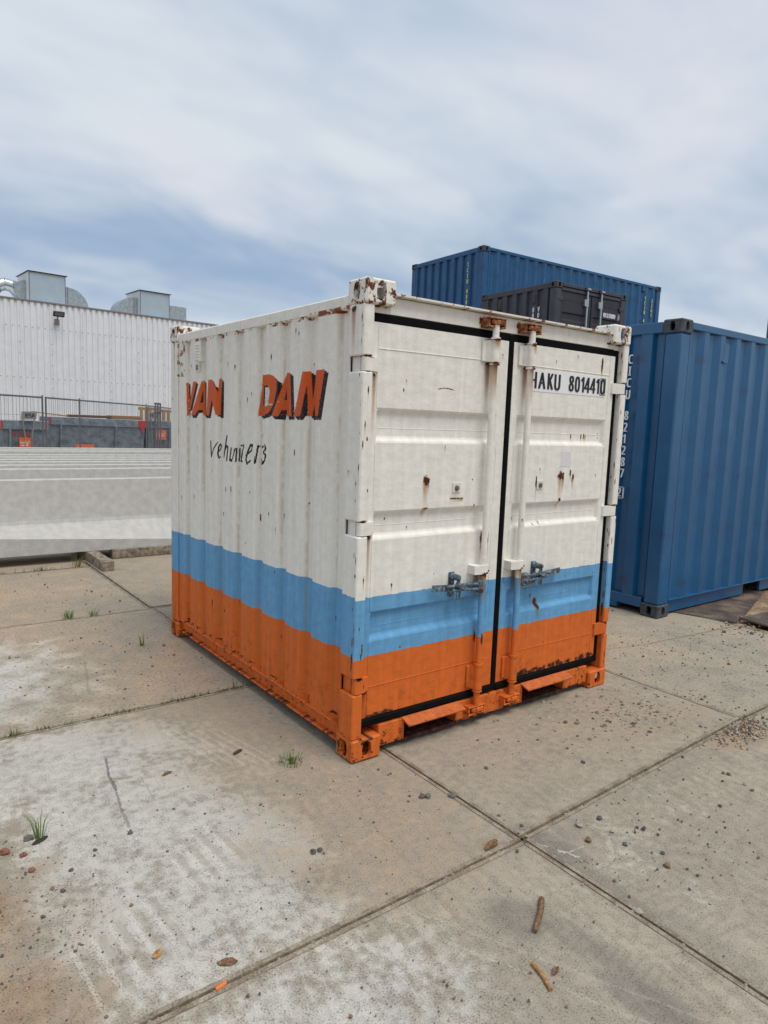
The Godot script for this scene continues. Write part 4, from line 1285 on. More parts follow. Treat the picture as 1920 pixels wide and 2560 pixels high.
func build_litter() -> void:
	rng.seed = 5
	var green := mat("grass_green", sh(96, 118, 58), 0.7)
	green.backlight_enabled = true
	green.backlight = Color(0.25, 0.35, 0.1)
	var dry := mat("grass_dry", sh(104, 106, 62), 0.8)
	var b := mb()
	for k in 420:
		var t := rng.randf()
		var x := lerpf(-1.5, 0.02, t)
		if noise(3.0, 2, 4).get_noise_1d(x * 3.0) < -0.30:
			continue
		blades(b, Vector3(x, -0.006, -1.172 + rng.randf_range(-0.006, 0.006)), 2, rng.randf_range(0.012, 0.042), 0.02)
	blades(b, Vector3(-0.06, -0.01, -1.172), 6, 0.12, 0.03)
	blades(b, Vector3(-1.26, -0.01, -1.172), 16, 0.07, 0.06)
	stuff(tag(obj("joint_grass", b, dry), "short grass growing along the slab joint left of the white container", "grass"))
	b = mb()
	for k in 60:
		blades(b, Vector3(rng.randf_range(-1.1, 0.08), -0.012, -5.163), 2, rng.randf_range(0.03, 0.10), 0.02)
	blades(b, Vector3(-0.02, 0.0, -5.2), 30, 0.16, 0.14)
	stuff(tag(obj("joint_grass", b, dry), "sparse grass in the joint before the concrete barriers", "grass"))
	for q in [[-0.23, -0.18, 60, 0.055, 0.11, "flat green grass tuft on bare concrete by the orange corner"], [-0.273, -2.252, 14, 0.11, 0.04, "single tall grass tuft on the slab beside the container's far foot"],
			[-1.325, -0.174, 12, 0.12, 0.04, "grass tuft growing from a slot in the near left slab"], [-0.56, -3.20, 34, 0.08, 0.10, "wide grass tuft at the far slab joint, left one of two"], [-0.373, -3.20, 22, 0.07, 0.09, "grass tuft at the far slab joint, nearer the container"]]:
		b = mb()
		blades(b, Vector3.ZERO, q[2], q[3], q[4])
		var o := obj("grass_tuft", b, green)
		o.position = Vector3(q[0], 0.0, q[1])
		tag(o, q[5], "grass", "grass tufts on the yard")
	# lifting slots in the slabs
	var dark := mat("slot_soil", sh(58, 50, 42), 0.95)
	for q in [[-0.395, -0.415, "dark oval lifting slot in the slab left of the grass tuft"], [-1.325, -0.160, "dark lifting slot with grass in the near left slab"]]:
		b = mb()
		var pts := []
		for k in 16:
			pts.append(Vector3(cos(TAU * k / 16) * 0.034, 0, sin(TAU * k / 16) * 0.013))
		b.prism(pts, Vector3(0, 0.0025, 0))
		var o := obj("lifting_slot", b, dark)
		o.position = Vector3(q[0], 0.0, q[1])
		o.rotation.y = 0.5
		tag(o, q[2], "slot", "lifting slots of the slabs")
	# sticks, bark, chips
	var bark := mat("bark", Color.WHITE, 0.9, 0.0, ramp_tile(256, 0.05, 4, 101, [[0.0, sh(66, 48, 36)], [0.5, sh(112, 84, 60)], [1.0, sh(158, 130, 98)]], 0.4), 6.0)
	var wood := mat("chip_wood", Color.WHITE, 0.8, 0.0, ramp_tile(256, 0.04, 4, 102, [[0.0, sh(120, 84, 48)], [0.5, sh(166, 122, 74)], [1.0, sh(206, 168, 112)]], 0.3), 6.0)
	b = mb()
	twig(b, [Vector3(0, 0.010, 0), Vector3(-0.050, 0.012, 0.040), Vector3(-0.100, 0.011, 0.068), Vector3(-0.140, 0.010, 0.091)], 0.0105)
	var o2 := obj("stick", b, bark)
	o2.position = Vector3(0.018, -0.004, 1.149)
	tag(o2, "thick brown bent stick on the lower right slab", "stick", "sticks lying on the lower slab")
	b = mb()
	twig(b, [Vector3(0, 0.006, 0), Vector3(-0.012, 0.008, 0.05), Vector3(-0.034, 0.006, 0.100)], 0.0075)
	o2 = obj("stick", b, wood)
	o2.position = Vector3(-0.229, -0.004, 1.324)
	tag(o2, "thin yellow-brown split stick at the bottom of the picture", "stick", "sticks lying on the lower slab")
	for q in [[-0.194, 1.384, 0.022, 0.008, 0.4, bark, "crumpled piece of bark beside the thin split stick"], [-1.151, 0.650, 0.026, 0.006, 0.9, wood, "curled orange-brown dry leaf on the pale slab"], [-0.754, -0.394, 0.03, 0.006, 0.3, bark, "thin brown wood chip left of the oval slot"], [-0.99, 0.80, 0.035, 0.005, -0.4, bark, "flat brown splinter by the lower slab joint"], [-0.5, 1.55, 0.018, 0.006, 0.7, bark, "short brown twig end near the lower picture edge"], [0.098, 0.828, 0.045, 0.012, 0.2, bark, "clump of dry brown leaf litter at the slab crossing"]]:
		b = mb()
		var pts := []
		for k in 11:
			var an := TAU * k / 11.0
			var rr := rng.randf_range(0.7, 1.15)
			pts.append(Vector3(cos(an) * q[2] * rr, 0.0, sin(an) * q[2] * 0.42 * rr))
		for k in 11:     # a curled flake: rim lifted unevenly round a low middle
			var l0 := Vector3(0, q[3] * (0.3 + 0.7 * absf(sin(k * 1.3))), 0)
			var l1 := Vector3(0, q[3] * (0.3 + 0.7 * absf(sin(((k + 1) % 11) * 1.3))), 0)
			b.trio(Vector3(0, 0.003, 0), pts[k] + l0, pts[(k + 1) % 11] + l1, Vector3.UP)
			b.trio(Vector3.ZERO, pts[k] + l0 * 0.5, pts[(k + 1) % 11] + l1 * 0.5, Vector3.DOWN)
			b.quado(pts[k] + l0 * 0.5, pts[(k + 1) % 11] + l1 * 0.5, pts[(k + 1) % 11] + l1, pts[k] + l0, pts[k])
		var o := obj("wood_scrap", b, q[5])
		o.position = Vector3(q[0], 0.001, q[1])
		o.rotation.y = q[4]
		tag(o, q[6], "wood scrap")
	b = mb()
	b.tube(Vector3(0, 0.006, 0), Vector3(0.034, 0.006, -0.006), 0.006, 0.006, 10)
	o2 = obj("plug", b, mat("plug_orange", sh(216, 120, 48), 0.6))
	o2.position = Vector3(-1.06, -0.004, 0.874)
	tag(o2, "small orange plug lying in the lower slab joint", "plug")
	# stones one can point at
	var greys := [mat("stone_grey", sh(112, 108, 102), 0.9), mat("stone_dark", sh(92, 88, 84), 0.9), mat("stone_pale", sh(164, 156, 144), 0.9), mat("stone_brown", sh(128, 104, 84), 0.9), mat("stone_red", sh(134, 92, 74), 0.9)]
	var shapes := [rock_mesh(1), rock_mesh(2), rock_mesh(3), rock_mesh(4)]
	for q in [[0.216, 0.482, 0.020, 0, "grey stone wedged in the joint before the container corner"], [0.124, 0.418, 0.016, 0, "grey stone of a pair on the tan slab, right one"], [0.100, 0.405, 0.015, 1, "dark stone of a pair on the tan slab, left one"],
			[-1.447, -0.142, 0.018, 4, "brick-red stone at the left picture edge"], [-1.395, -0.090, 0.014, 4, "brick-red stone beside the grass slot, right one"], [-1.36, -0.19, 0.017, 0, "grey-brown stone just left of the grass slot"],
			[-1.385, 0.02, 0.012, 4, "small red stone on the brown earth streak"], [0.245, 1.38, 0.013, 2, "pale stone stuck in the right slab joint"], [0.62, 0.95, 0.012, 1, "dark round stone on the right slab beyond the joint"],
			[0.55, 1.12, 0.011, 0, "grey pebble in the middle of the lower right slab"], [0.45, 1.02, 0.014, 3, "brown pebble by the dark rubber streak"], [0.71, 1.10, 0.012, 1, "dark pebble right of the pale square mark"],
			[0.52, 0.38, 0.012, 1, "dark pebble in the middle of the slab before the doors"], [0.45, 0.30, 0.009, 3, "small brown pebble before the left fork pocket"], [-0.50, 0.48, 0.013, 1, "dark stone pair on the flaking brown patch, left one"], [-0.475, 0.485, 0.011, 1, "dark stone pair on the flaking brown patch, right one"], [-1.03, -0.02, 0.011, 1, "black pebble below the dark crack"], [-1.17, 0.02, 0.008, 1, "small black pebble left of the crack end"]]:
		var o := obj("stone", shapes[int(absf(q[0]) * 100) % 4], greys[q[3]])
		o.position = Vector3(q[0], q[2] * 0.45, q[1])
		o.scale = Vector3.ONE * q[2]
		o.rotation.y = q[0] * 9.0
		tag(o, q[4], "stone")
	# the rest of the grit nobody could count
	var areas := [[1.75, 0.38, 0.5, 0.34, 760, 0.0046], [2.05, 0.84, 0.30, 0.12, 560, 0.0038], [1.2, 0.45, 0.7, 0.45, 240, 0.0036], [-1.45, 0.25, 0.25, 0.45, 340, 0.0030], [-0.9, 0.3, 0.7, 0.7, 260, 0.0024], [-0.2, 0.2, 0.5, 0.8, 200, 0.0028], [0.7, 1.2, 0.7, 0.4, 150, 0.0036], [3.1, 0.0, 1.0, 0.8, 360, 0.0036], [-0.7, -2.2, 0.9, 0.9, 160, 0.0045], [4.3, -0.1, 0.5, 0.5, 200, 0.006], [-0.6, 1.4, 0.6, 0.4, 110, 0.0030], [0.0, -4.0, 1.5, 1.2, 160, 0.005]]
	for kind in 3:
		var mm := MultiMesh.new()
		mm.transform_format = MultiMesh.TRANSFORM_3D
		mm.mesh = shapes[kind]
		var tr := []
		for a in areas:
			for k in int(a[4] / 3.0):
				var x: float = a[0] + rng.randfn(0.0, 0.5) * a[2]
				var z: float = a[1] + rng.randfn(0.0, 0.5) * a[3]
				if x > 0.02 and x < 1.95 and z < -0.03:
					continue
				var s: float = a[5] * exp(rng.randfn(0.0, 0.45))
				tr.append(Transform3D(Basis.from_euler(Vector3(rng.randf() * 0.6, rng.randf() * TAU, 0)).scaled(Vector3(s, s, s)), Vector3(x, s * 0.35, z)))
		for j in [[0.229, 0.0, 0.229, 1.9], [-1.4, 0.87, 0.22, 0.87], [0.25, 0.853, 2.2, 0.77], [2.21, -0.1, 2.22, 0.76]]:
			for k in 45:
				var t := rng.randf()
				var s := 0.0042 * exp(rng.randfn(0.0, 0.4))
				tr.append(Transform3D(Basis.from_euler(Vector3(rng.randf(), rng.randf() * TAU, 0)).scaled(Vector3(s, s, s)), Vector3(lerpf(j[0], j[2], t) + rng.randfn(0.0, 0.006), -0.006, lerpf(j[1], j[3], t) + rng.randfn(0.0, 0.006))))
		mm.instance_count = tr.size()
		for k in tr.size():
			mm.set_instance_transform(k, tr[k])
		var mi := MultiMeshInstance3D.new()
		mi.multimesh = mm
		mi.material_override = [greys[3], greys[1], greys[2]][kind]
		mi.name = numbered("gravel")
		add_child(mi)
		stuff(tag(mi, ["brown grit scattered over the concrete slabs", "dark grit scattered over the concrete slabs", "pale grit scattered over the concrete slabs"][kind], "gravel"))
	# soil that fills the joints
	b = mb()
	for j in [[0.2285, -0.3, 0.2400, 2.0], [-1.77, 0.870, 0.228, 0.870], [0.236, 0.856, 2.2, 0.770], [2.212, -0.2, 2.214, 1.9], [-1.77, -1.172, 0.10, -1.172], [-1.88, -3.198, 0.1, -3.198], [0.116, -5.4, 0.116, -1.2], [-1.88, -5.163, 0.08, -5.163]]:
		var p := Vector3(j[0], -0.007, j[1])
		var q := Vector3(j[2], -0.007, j[3])
		var side := (q - p).cross(Vector3.UP).normalized() * 0.014
		b.quado(p - side, p + side, q + side, q - side, Vector3.UP)
	stuff(tag(obj("joint_soil", b, mat("joint_soil", sh(96, 78, 60), 0.95)), "brown soil filling the joints between the slabs", "soil"))

# ---------------------------------------------------------------- other containers
# X runs along the face that looks to +z, Z along the face that looks to -x; the near corner is the origin
func iso(t: Node3D, X: float, Z: float, H: float, m: Material, cm: Material, pitch_x: float, pitch_z: float, pockets: Array, doors: bool) -> void:
	for sx in 2:
		for sy in 2:
			for sz in 2:
				var b := mb()
				var a := Vector3(X - 0.178 if sx else 0.0, H - 0.118 if sy else 0.0, -Z if sz else -0.178)
				b.box(a, a + Vector3(0.178, 0.118, 0.178), 0.010, [[0, 1.0 if sx else -1.0, 0.040, 0.026, 0.025], [2, -1.0 if sz else 1.0, 0.026, 0.040, 0.025], [1, 1.0 if sy else -1.0, 0.032, 0.060, 0.025]])
				obj("corner_casting", b, cm, t)
		for sz in 2:
			var b := mb()
			b.box(Vector3(X - 0.160 if sx else 0.006, 0.118, -Z + 0.006 if sz else -0.155), Vector3(X - 0.006 if sx else 0.160, H - 0.118, -Z + 0.155 if sz else -0.006), 0.012)
			obj("corner_post", b, m, t)
	var b := mb()
	if not doors:
		wavy(b, Vector3(0.16, 0, -0.010), Vector3.RIGHT, Vector3.BACK, X - 0.32, 0.15, H - 0.07, pitch_x, pitch_x * 0.26, pitch_x * 0.25, 0.036, 0.03)
		obj("side_wall", b, m, t)
	b = mb()
	wavy(b, Vector3(0.012, 0, -Z + 0.155), Vector3.BACK, Vector3.LEFT, Z - 0.31, 0.15, H - 0.07, pitch_z, pitch_z * 0.44, pitch_z * 0.08, 0.044, 0.05)
	obj("end_wall", b, m, t)
	b = mb()
	wavy(b, Vector3(X - 0.012, 0, -Z + 0.155), Vector3.BACK, Vector3.RIGHT, Z - 0.31, 0.15, H - 0.07, pitch_z, pitch_z * 0.44, pitch_z * 0.08, 0.044, 0.05)
	obj("end_wall", b, m, t)
	b = mb()
	wavy(b, Vector3(0.16, 0, -Z + 0.010), Vector3.RIGHT, Vector3.FORWARD, X - 0.32, 0.15, H - 0.07, pitch_x, pitch_x * 0.26, pitch_x * 0.25, 0.036, 0.03)
	obj("side_wall", b, m, t)
	b = mb()
	b.box(Vector3(0.05, H - 0.03, -Z + 0.05), Vector3(X - 0.05, H - 0.022, -0.05))
	obj("roof", b, m, t)
	b = mb()
	b.box(Vector3(0.05, 0.145, -Z + 0.05), Vector3(X - 0.05, 0.165, -0.05))
	obj("floor", b, cm, t)
	for s in 2:
		b = mb()
		var z := -Z + 0.004 if s else -0.064
		b.box(Vector3(0.178, H - 0.078, z), Vector3(X - 0.178, H - 0.016, z + 0.060), 0.006)
		obj("top_rail", b, m, t)
		b = mb()
		var x := X - 0.064 if s else 0.004
		b.box(Vector3(x, H - 0.110, -Z + 0.178), Vector3(x + 0.060, H - 0.016, -0.178), 0.006)
		obj("end_rail", b, m, t)
		b = mb()
		b.box(Vector3(x + (0.0 if s == 0 else 0.02), 0.065, -Z + 0.178), Vector3(x + 0.060, 0.155, -0.178), 0.004)
		b.box(Vector3(x + (0.0 if s == 0 else 0.02), 0.020, -Z + 0.42), Vector3(x + 0.060, 0.065, -0.42), 0.0)
		obj("end_sill", b, m, t)
		# lower rail, open at the fork pockets
		b = mb()
		var zr := -Z + 0.05 if s else -0.075
		var cuts := [0.178]
		for p in pockets:
			cuts.append(p)
		cuts.append(X - 0.178)
		for k in range(0, cuts.size(), 2):
			b.box(Vector3(cuts[k], 0.022, zr), Vector3(cuts[k + 1], 0.150, zr + 0.030), 0.003)
		b.box(Vector3(0.178, 0.146, zr - 0.01), Vector3(X - 0.178, 0.154, zr + 0.072 if s == 0 else zr + 0.04), 0.002)
		obj("bottom_rail", b, m, t)

func vertical_text(s: String, at: Vector3, h: float, step: float, m: Material, parent: Node, turn: float, squeeze := 0.7) -> void:
	var y := at.y
	for k in s.length():
		if s[k] == " ":
			y -= step * 0.80
			continue
		text("letter", s[k], Vector3(at.x, y, at.z), h, squeeze, m, parent, turn)
		y -= step

func build_containers() -> void:
	var blue_t := ramp_tile(512, 0.012, 5, 111, [[0.0, sh(196, 200, 206)], [0.45, sh(228, 230, 234)], [0.7, sh(244, 246, 248)], [1.0, sh(255, 255, 255)]], 0.22)
	var blue := mat("blue_paint", Color.WHITE, 0.42, 0.0, ramp_tile(512, 0.014, 6, 113, [[0.0, sh(70, 52, 44)], [0.05, sh(60, 62, 72)], [0.08, sh(14, 74, 124)], [0.22, sh(10, 82, 128)], [0.75, sh(12, 88, 135)], [0.92, sh(24, 96, 142)], [1.0, sh(70, 116, 150)]], 0.08), 0.5)
	blue.roughness = 0.34
	blue.metallic_specular = 0.6
	var cast_t := ramp_tile(256, 0.03, 5, 112, [[0.0, sh(58, 50, 44)], [0.5, sh(74, 78, 84)], [0.7, sh(66, 84, 108)], [1.0, sh(90, 84, 74)]], 0.3)
	var cast := mat("worn_casting", Color.WHITE, 0.7, 0.1, cast_t, 1.6)
	var white := mat("marking_white", sh(226, 230, 236), 0.5)
	var yellow := mat("marking_yellow", sh(222, 220, 120), 0.5)
	# right: blue container with its end towards us
	var t := thing("shipping_container", "blue container at the right edge, vertical white number on its end", "container", Vector3(3.755, -0.001, -0.727))
	iso(t, 6.058, 2.438, 2.605, blue, cast, 0.281, 0.245, [1.63, 1.99, 4.07, 4.43], false)
	vertical_text("CICU 821287", Vector3(-0.003, 2.285, -0.467), 0.080, 0.1045, white, t, -PI / 2.0, 0.66)
	var n2 := text("letter", "2", Vector3(-0.003, 1.085, -0.480), 0.078, 0.66, white, t, -PI / 2.0)
	var b := mb()
	for q in [[1.030, 1.034, -0.520, -0.440], [1.132, 1.136, -0.520, -0.440], [1.03, 1.136, -0.520, -0.516], [1.03, 1.136, -0.444, -0.440]]:
		b.box(Vector3(-0.006, q[0], q[2]), Vector3(0.011, q[1], q[3]))
	obj("digit_frame", b, white, t)
	b = mb()
	b.box(Vector3(0.735, 2.300, -0.045), Vector3(0.835, 2.475, -0.008), 0.01)
	b.box(Vector3(0.725, 2.285, -0.040), Vector3(0.80, 2.310, 0.004), 0.004)
	obj("vent", b, blue, t)
	# behind: blue container on top of another
	var navy := mat("navy_paint", Color.WHITE, 0.45, 0.0, ramp_tile(512, 0.014, 6, 114, [[0.0, sh(70, 52, 44)], [0.05, sh(56, 58, 70)], [0.08, sh(14, 62, 106)], [0.3, sh(10, 76, 122)], [0.85, sh(14, 84, 132)], [1.0, sh(56, 104, 146)]], 0.08), 0.4)
	navy.roughness = 0.38
	var base := thing("shipping_container", "plain grey-blue container hidden under the high blue one", "container", Vector3(8.446, -0.045, -7.976), -0.038)
	iso(base, 6.058, 2.438, 2.478, mat("slate_paint", sh(70, 86, 104), 0.6, 0.0, blue_t, 0.4), cast, 0.281, 0.245, [], false)
	t = thing("shipping_container", "high blue container with yellow lettering standing behind the black container", "container", Vector3(8.446, 2.433, -7.976), -0.038)
	iso(t, 6.058, 2.438, 2.896, navy, mat("slate_casting", sh(58, 66, 80), 0.7), 0.281, 0.262, [], false)
	vertical_text("TCIU 480", Vector3(-0.004, 2.575, -0.45), 0.085, 0.112, yellow, t, -PI / 2.0, 0.66)
	vertical_text("TCIU 4", Vector3(5.42, 2.535, 0.006), 0.085, 0.112, yellow, t, 0.0, 0.6)
	vertical_text("22G1", Vector3(5.70, 2.50, 0.006), 0.085, 0.112, yellow, t, 0.0, 0.6)
	b = mb()
	b.box(Vector3(5.30, 2.70, -0.05), Vector3(5.42, 2.82, -0.004), 0.01)
	obj("vent", b, navy, t)
	# black container with zinc rods
	var coal := mat("charcoal_paint", sh(64, 66, 74), 0.5, 0.0, blue_t, 0.5)
	var coal2 := mat("charcoal_casting", sh(58, 59, 64), 0.6)
	base = thing("shipping_container", "plain dark container hidden under the small black one", "container", Vector3(8.10, -0.045, -5.75), -0.05)
	iso(base, 1.97, 1.98, 2.305, coal, coal2, 0.281, 0.245, [], false)
	t = thing("shipping_container", "small black container with bright zinc door rods seen over the white roof", "container", Vector3(8.10, 2.26, -5.75), -0.05)
	iso(t, 1.97, 1.98, 2.01, coal, coal2, 0.281, 0.262, [], true)
	var H := 2.01
	var black := mat("door_black", sh(44, 45, 52), 0.5, 0.0, blue_t, 0.5)
	var zinc := mat("zinc_rod", sh(176, 186, 192), 0.4, 0.55)
	for s in 2:
		var x0 := 0.16 if s == 0 else 1.0
		var x1 := 0.975 if s == 0 else 1.81
		var d := sub("door", t)
		b = mb()
		door_leaf(b, x0, x1, 0.17, H - 0.16, x0 + 0.05, x1 - 0.05, [[0.4, 0.55], [0.9, 1.05], [1.35, 1.5]], -0.03)
		b.path([Vector3(x0 + 0.05, H - 0.30, -0.03), Vector3(x1 - 0.05, H - 0.30, -0.03)], 0.004, 6)
		obj("door_panel", b, black, d)
		b = mb()
		var rx := 0.83 if s == 0 else 1.22
		b.tube(Vector3(rx, 0.12, 0.01), Vector3(rx, H - 0.10, 0.01), 0.018, 0.018, 14)
		b.tube(Vector3(rx, H - 0.10, 0.01), Vector3(rx, H - 0.05, 0.01), 0.012, 0.012, 12)
		b.box(Vector3(rx - 0.02, H - 0.065, -0.01), Vector3(rx + 0.07, H - 0.035, 0.03), 0.006)
		b.box(Vector3(rx - 0.065, H - 0.36, -0.03), Vector3(rx - 0.01, H - 0.24, 0.02), 0.008)
		b.tube(Vector3(rx, H - 0.37, 0.01), Vector3(rx, H - 0.22, 0.01), 0.026, 0.026, 14)
		obj("locking_rod", b, zinc, d)
		b = mb()
		b.box(Vector3(rx - 0.07, H - 0.085, -0.02), Vector3(rx + 0.01, H - 0.02, 0.026), 0.006)
		obj("cam_keeper", b, coal2, d)
		for y in [H - 0.30, H * 0.5, 0.35]:
			b = mb()
			var hx := 0.10 if s == 0 else 1.87
			b.box(Vector3(hx - 0.04, y - 0.035, -0.03), Vector3(hx + 0.10 if s == 0 else hx + 0.04, y + 0.035, 0.0), 0.008)
			if s == 1:
				b.box(Vector3(hx - 0.10, y - 0.035, -0.03), Vector3(hx - 0.04, y + 0.035, 0.0), 0.008)
			obj("hinge", b, coal2, d)
		if s == 1:
			text("lettering", "VDCU 070009", Vector3(1.51, H - 0.445, -0.026), 0.080, 0.52, white, d)
			text("lettering", "0", Vector3(1.800, H - 0.447, -0.026), 0.075, 0.55, white, d)
			b = mb()
			for q in [[1.765, 1.768, H - 0.505, H - 0.385], [1.832, 1.835, H - 0.505, H - 0.385], [1.765, 1.835, H - 0.505, H - 0.501], [1.765, 1.835, H - 0.389, H - 0.385]]:
				b.box(Vector3(q[0], q[2], -0.030), Vector3(q[1], q[3], -0.024))
			obj("digit_frame", b, white, d)
	b = mb()
	b.box(Vector3(0.16, H - 0.15, -0.06), Vector3(1.81, H - 0.085, -0.015), 0.01)
	obj("door_header", b, coal, t)
	b = mb()
	b.box(Vector3(0.16, 0.03, -0.06), Vector3(1.81, 0.16, -0.015), 0.01)
	obj("door_sill", b, coal, t)
	vertical_text("00", Vector3(-0.004, H - 0.46, -0.52), 0.085, 0.105, white, t, -PI / 2.0, 0.62)
	vertical_text("VD", Vector3(-0.004, H - 0.46, -0.39), 0.085, 0.105, white, t, -PI / 2.0, 0.62)
	for z in [-1.43, -0.52]:
		b = mb()
		b.box(Vector3(0.0, H - 0.36, z - 0.055), Vector3(0.05, H - 0.16, z + 0.055), 0.012)
		b.box(Vector3(-0.012, H - 0.34, z - 0.035), Vector3(0.004, H - 0.18, z + 0.035), 0.006)
		obj("vent", b, coal2, t)
	# dark mast at the picture's right edge
	t = thing("mast", "dark square mast behind the blue container at the right picture edge", "mast", Vector3(13.10, -0.045, -4.25), 0.6)
	b = mb()
	b.box(Vector3(-0.12, 0.03, -0.12), Vector3(0.12, 4.16, 0.12), 0.01)
	obj("shaft", b, mat("mast_dark", sh(46, 46, 50), 0.6), t)
	b = mb()
	b.box(Vector3(-0.25, 0.0, -0.25), Vector3(0.25, 0.03, 0.25), 0.005)
	obj("foot_plate", b, mat("mast_dark", sh(46, 46, 50), 0.6), t)

# ---------------------------------------------------------------- left side of the yard
func barrier_mesh(x0: float, x1: float, taper: bool) -> MB:
	var b := mb()
	var n := 14
	var rows := []
	for i in n + 1:
		var x := lerpf(x0, x1, float(i) / n)
		var e := clampf(0.262 - 0.066 * x, 0.15, 0.36) if taper else 0.24
		var w := sin(x * 5.0 + x0) * 0.0015
		rows.append([Vector3(x, 0.0, 0), Vector3(x, e - 0.115, 0.0), Vector3(x, e - 0.109, -0.008), Vector3(x, 0.262, -0.262), Vector3(x, 0.290, -0.292), Vector3(x, 0.33, -0.304), Vector3(x, 0.768 + w, -0.352), Vector3(x, 0.778 + w, -0.364), Vector3(x, 0.778 + w, -0.465), Vector3(x, 0.768, -0.474), Vector3(x, 0.0, -0.52)])
	var outs := [Vector3(0, 0, 1), Vector3(0, 0.5, 1), Vector3(0, 1, 0.5), Vector3(0, 1, 1), Vector3(0, 0.4, 1), Vector3(0, 0.1, 1), Vector3(0, 1, 1), Vector3(0, 1, 0), Vector3(0, 1, -1), Vector3(0, 0, -1)]
	for i in n:
		for k in 10:
			b.quado(rows[i][k], rows[i + 1][k], rows[i + 1][k + 1], rows[i][k + 1], outs[k])
		b.quado(rows[i][0], rows[i + 1][0], rows[i + 1][10], rows[i][10], Vector3.DOWN)
	for i in [0, n]:
		for k in range(1, 10):
			b.trio(rows[i][0], rows[i][k], rows[i][k + 1], Vector3.LEFT if i == 0 else Vector3.RIGHT)
	return b

func build_left() -> void:
	var pores := bump_tile(512, 0.12, 4, 121, 4.0)
	var conc := mat("barrier_concrete", Color.WHITE, 0.85, 0.0, ramp_tile(512, 0.03, 6, 122, [[0.0, sh(174, 173, 170)], [0.4, sh(183, 182, 179)], [0.6, sh(188, 187, 184)], [1.0, sh(197, 196, 193)]], 0.16), 0.5, pores, 0.08)
	var tops := [-5.812, -7.45, -8.25, -8.95, -9.6, -10.25, -10.95, -12.3, -12.95, -13.75]
	var words := ["nearest concrete barrier with tapering foot on timber bearers", "second concrete barrier in the row, just behind the nearest", "third concrete barrier in the row", "fourth concrete barrier in the row", "fifth concrete barrier in the row", "sixth concrete barrier in the row", "seventh concrete barrier in the row", "eighth concrete barrier in the row, behind a gap", "ninth concrete barrier in the row", "farthest concrete barrier, before the mesh fence"]
	for k in tops.size():
		var o := obj("concrete_barrier", barrier_mesh(-4.2 - 0.3 * (k % 3) - 0.1 * k, 2.6 + 0.45 * k, true) if k == 0 else barrier_mesh(-4.2 - 0.3 * (k % 3) - 0.1 * k, 2.6 + 0.45 * k, false), conc)
		o.position = Vector3(0, 0.113, tops[k] + 0.358)
		tag(o, words[k], "barrier", "concrete barriers laid side by side")
	var timber := mat("grey_timber", Color.WHITE, 0.9, 0.0, ramp_tile(512, 0.02, 5, 123, [[0.0, sh(86, 76, 66)], [0.4, sh(124, 112, 98)], [0.6, sh(146, 134, 118)], [1.0, sh(172, 162, 146)]], 0.35), 1.1)
	var b := mb()
	b.box(Vector3(0.125, 0.006, -14.4), Vector3(0.245, 0.112, -4.80), 0.006)
	tag(obj("timber_bearer", b, timber), "grey timber bearer sticking out from under the barriers", "timber")
	b = mb()
	b.box(Vector3(0.40, 0.009, -5.545), Vector3(2.3, 0.112, -5.425), 0.006)
	tag(obj("timber_bearer", b, timber), "grey timber lying along the foot of the nearest barrier", "timber")
	b = mb()
	b.box(Vector3(-2.6, 0.0, -14.4), Vector3(-2.48, 0.112, -5.3), 0.006)
	tag(obj("timber_bearer", b, timber), "timber bearer under the left ends of the barriers", "timber")
	# shed
	var sheet := mat("white_cladding", Color.WHITE, 0.5, 0.0, ramp_tile(512, 0.01, 5, 124, [[0.0, sh(216, 221, 226)], [0.5, sh(223, 227, 232)], [1.0, sh(229, 233, 237)]], 0.08), 0.3)
	var trim := mat("shed_trim", sh(128, 124, 124), 0.6)
	var shed := thing("warehouse", "long white warehouse of ribbed steel sheets with machines on its roof", "building", Vector3(3.5, -0.045, -34.45), 0.07)
	var H := 6.93
	for k in 22:
		b = mb()
		var x := -13.4 + 1.42 * k
		wavy(b, Vector3(x + 0.004, 0, 0), Vector3.RIGHT, Vector3.BACK, 1.412, 0.0, H, 0.2824, 0.140, 0.040, 0.065, 0.06)
		obj("cladding_sheet", b, sheet, shed)
	b = mb()
	for k in 22:
		for j in 5:
			for y in [5.72, 3.35]:
				var x := -13.4 + 1.42 * k + 0.26 + j * 0.2824
				b.box(Vector3(x - 0.018, y - 0.018, 0.0), Vector3(x + 0.018, y + 0.018, 0.012))
		for y in [5.0, 4.5, 4.0, 2.9, 2.5]:
			var x := -13.4 + 1.42 * k + 1.39
			b.box(Vector3(x - 0.016, y - 0.016, 0.0), Vector3(x + 0.016, y + 0.016, 0.012))
	stuff(obj("screws", b, trim, shed))
	b = mb()
	b.box(Vector3(-13.5, H - 0.02, -0.20), Vector3(18.0, H + 0.06, 0.035), 0.01)
	obj("roof_edge", b, trim, shed)
	b = mb()
	b.box(Vector3(-13.4, 0.0, -12.0), Vector3(17.84, H - 0.05, -0.06))
	obj("building_core", b, sheet, shed)
	# floodlight on the shed
	var lamp := thing("floodlight", "black floodlight with short arm high on the white warehouse wall", "floodlight", Vector3(5.93, 6.33, -34.59), 0.07)
	var blk := mat("lamp_black", sh(42, 42, 46), 0.5)
	b = mb()
	b.obox(Vector3(0, 0.06, 0.35), Vector3(0.25, 0, 0), Vector3(0, 0.10, 0.05), Vector3(0, -0.03, 0.045))
	obj("housing", b, blk, lamp)
	b = mb()
	b.obox(Vector3(0, 0.048, 0.402), Vector3(0.20, 0, 0), Vector3(0, 0.062, 0.031), Vector3(0, -0.002, 0.006))
	obj("lens", b, mat("lamp_glass", sh(120, 126, 130), 0.2), lamp)
	b = mb()
	b.bar(Vector3(0, -0.18, 0.02), Vector3(0, 0.02, 0.30), 0.05, 0.04)
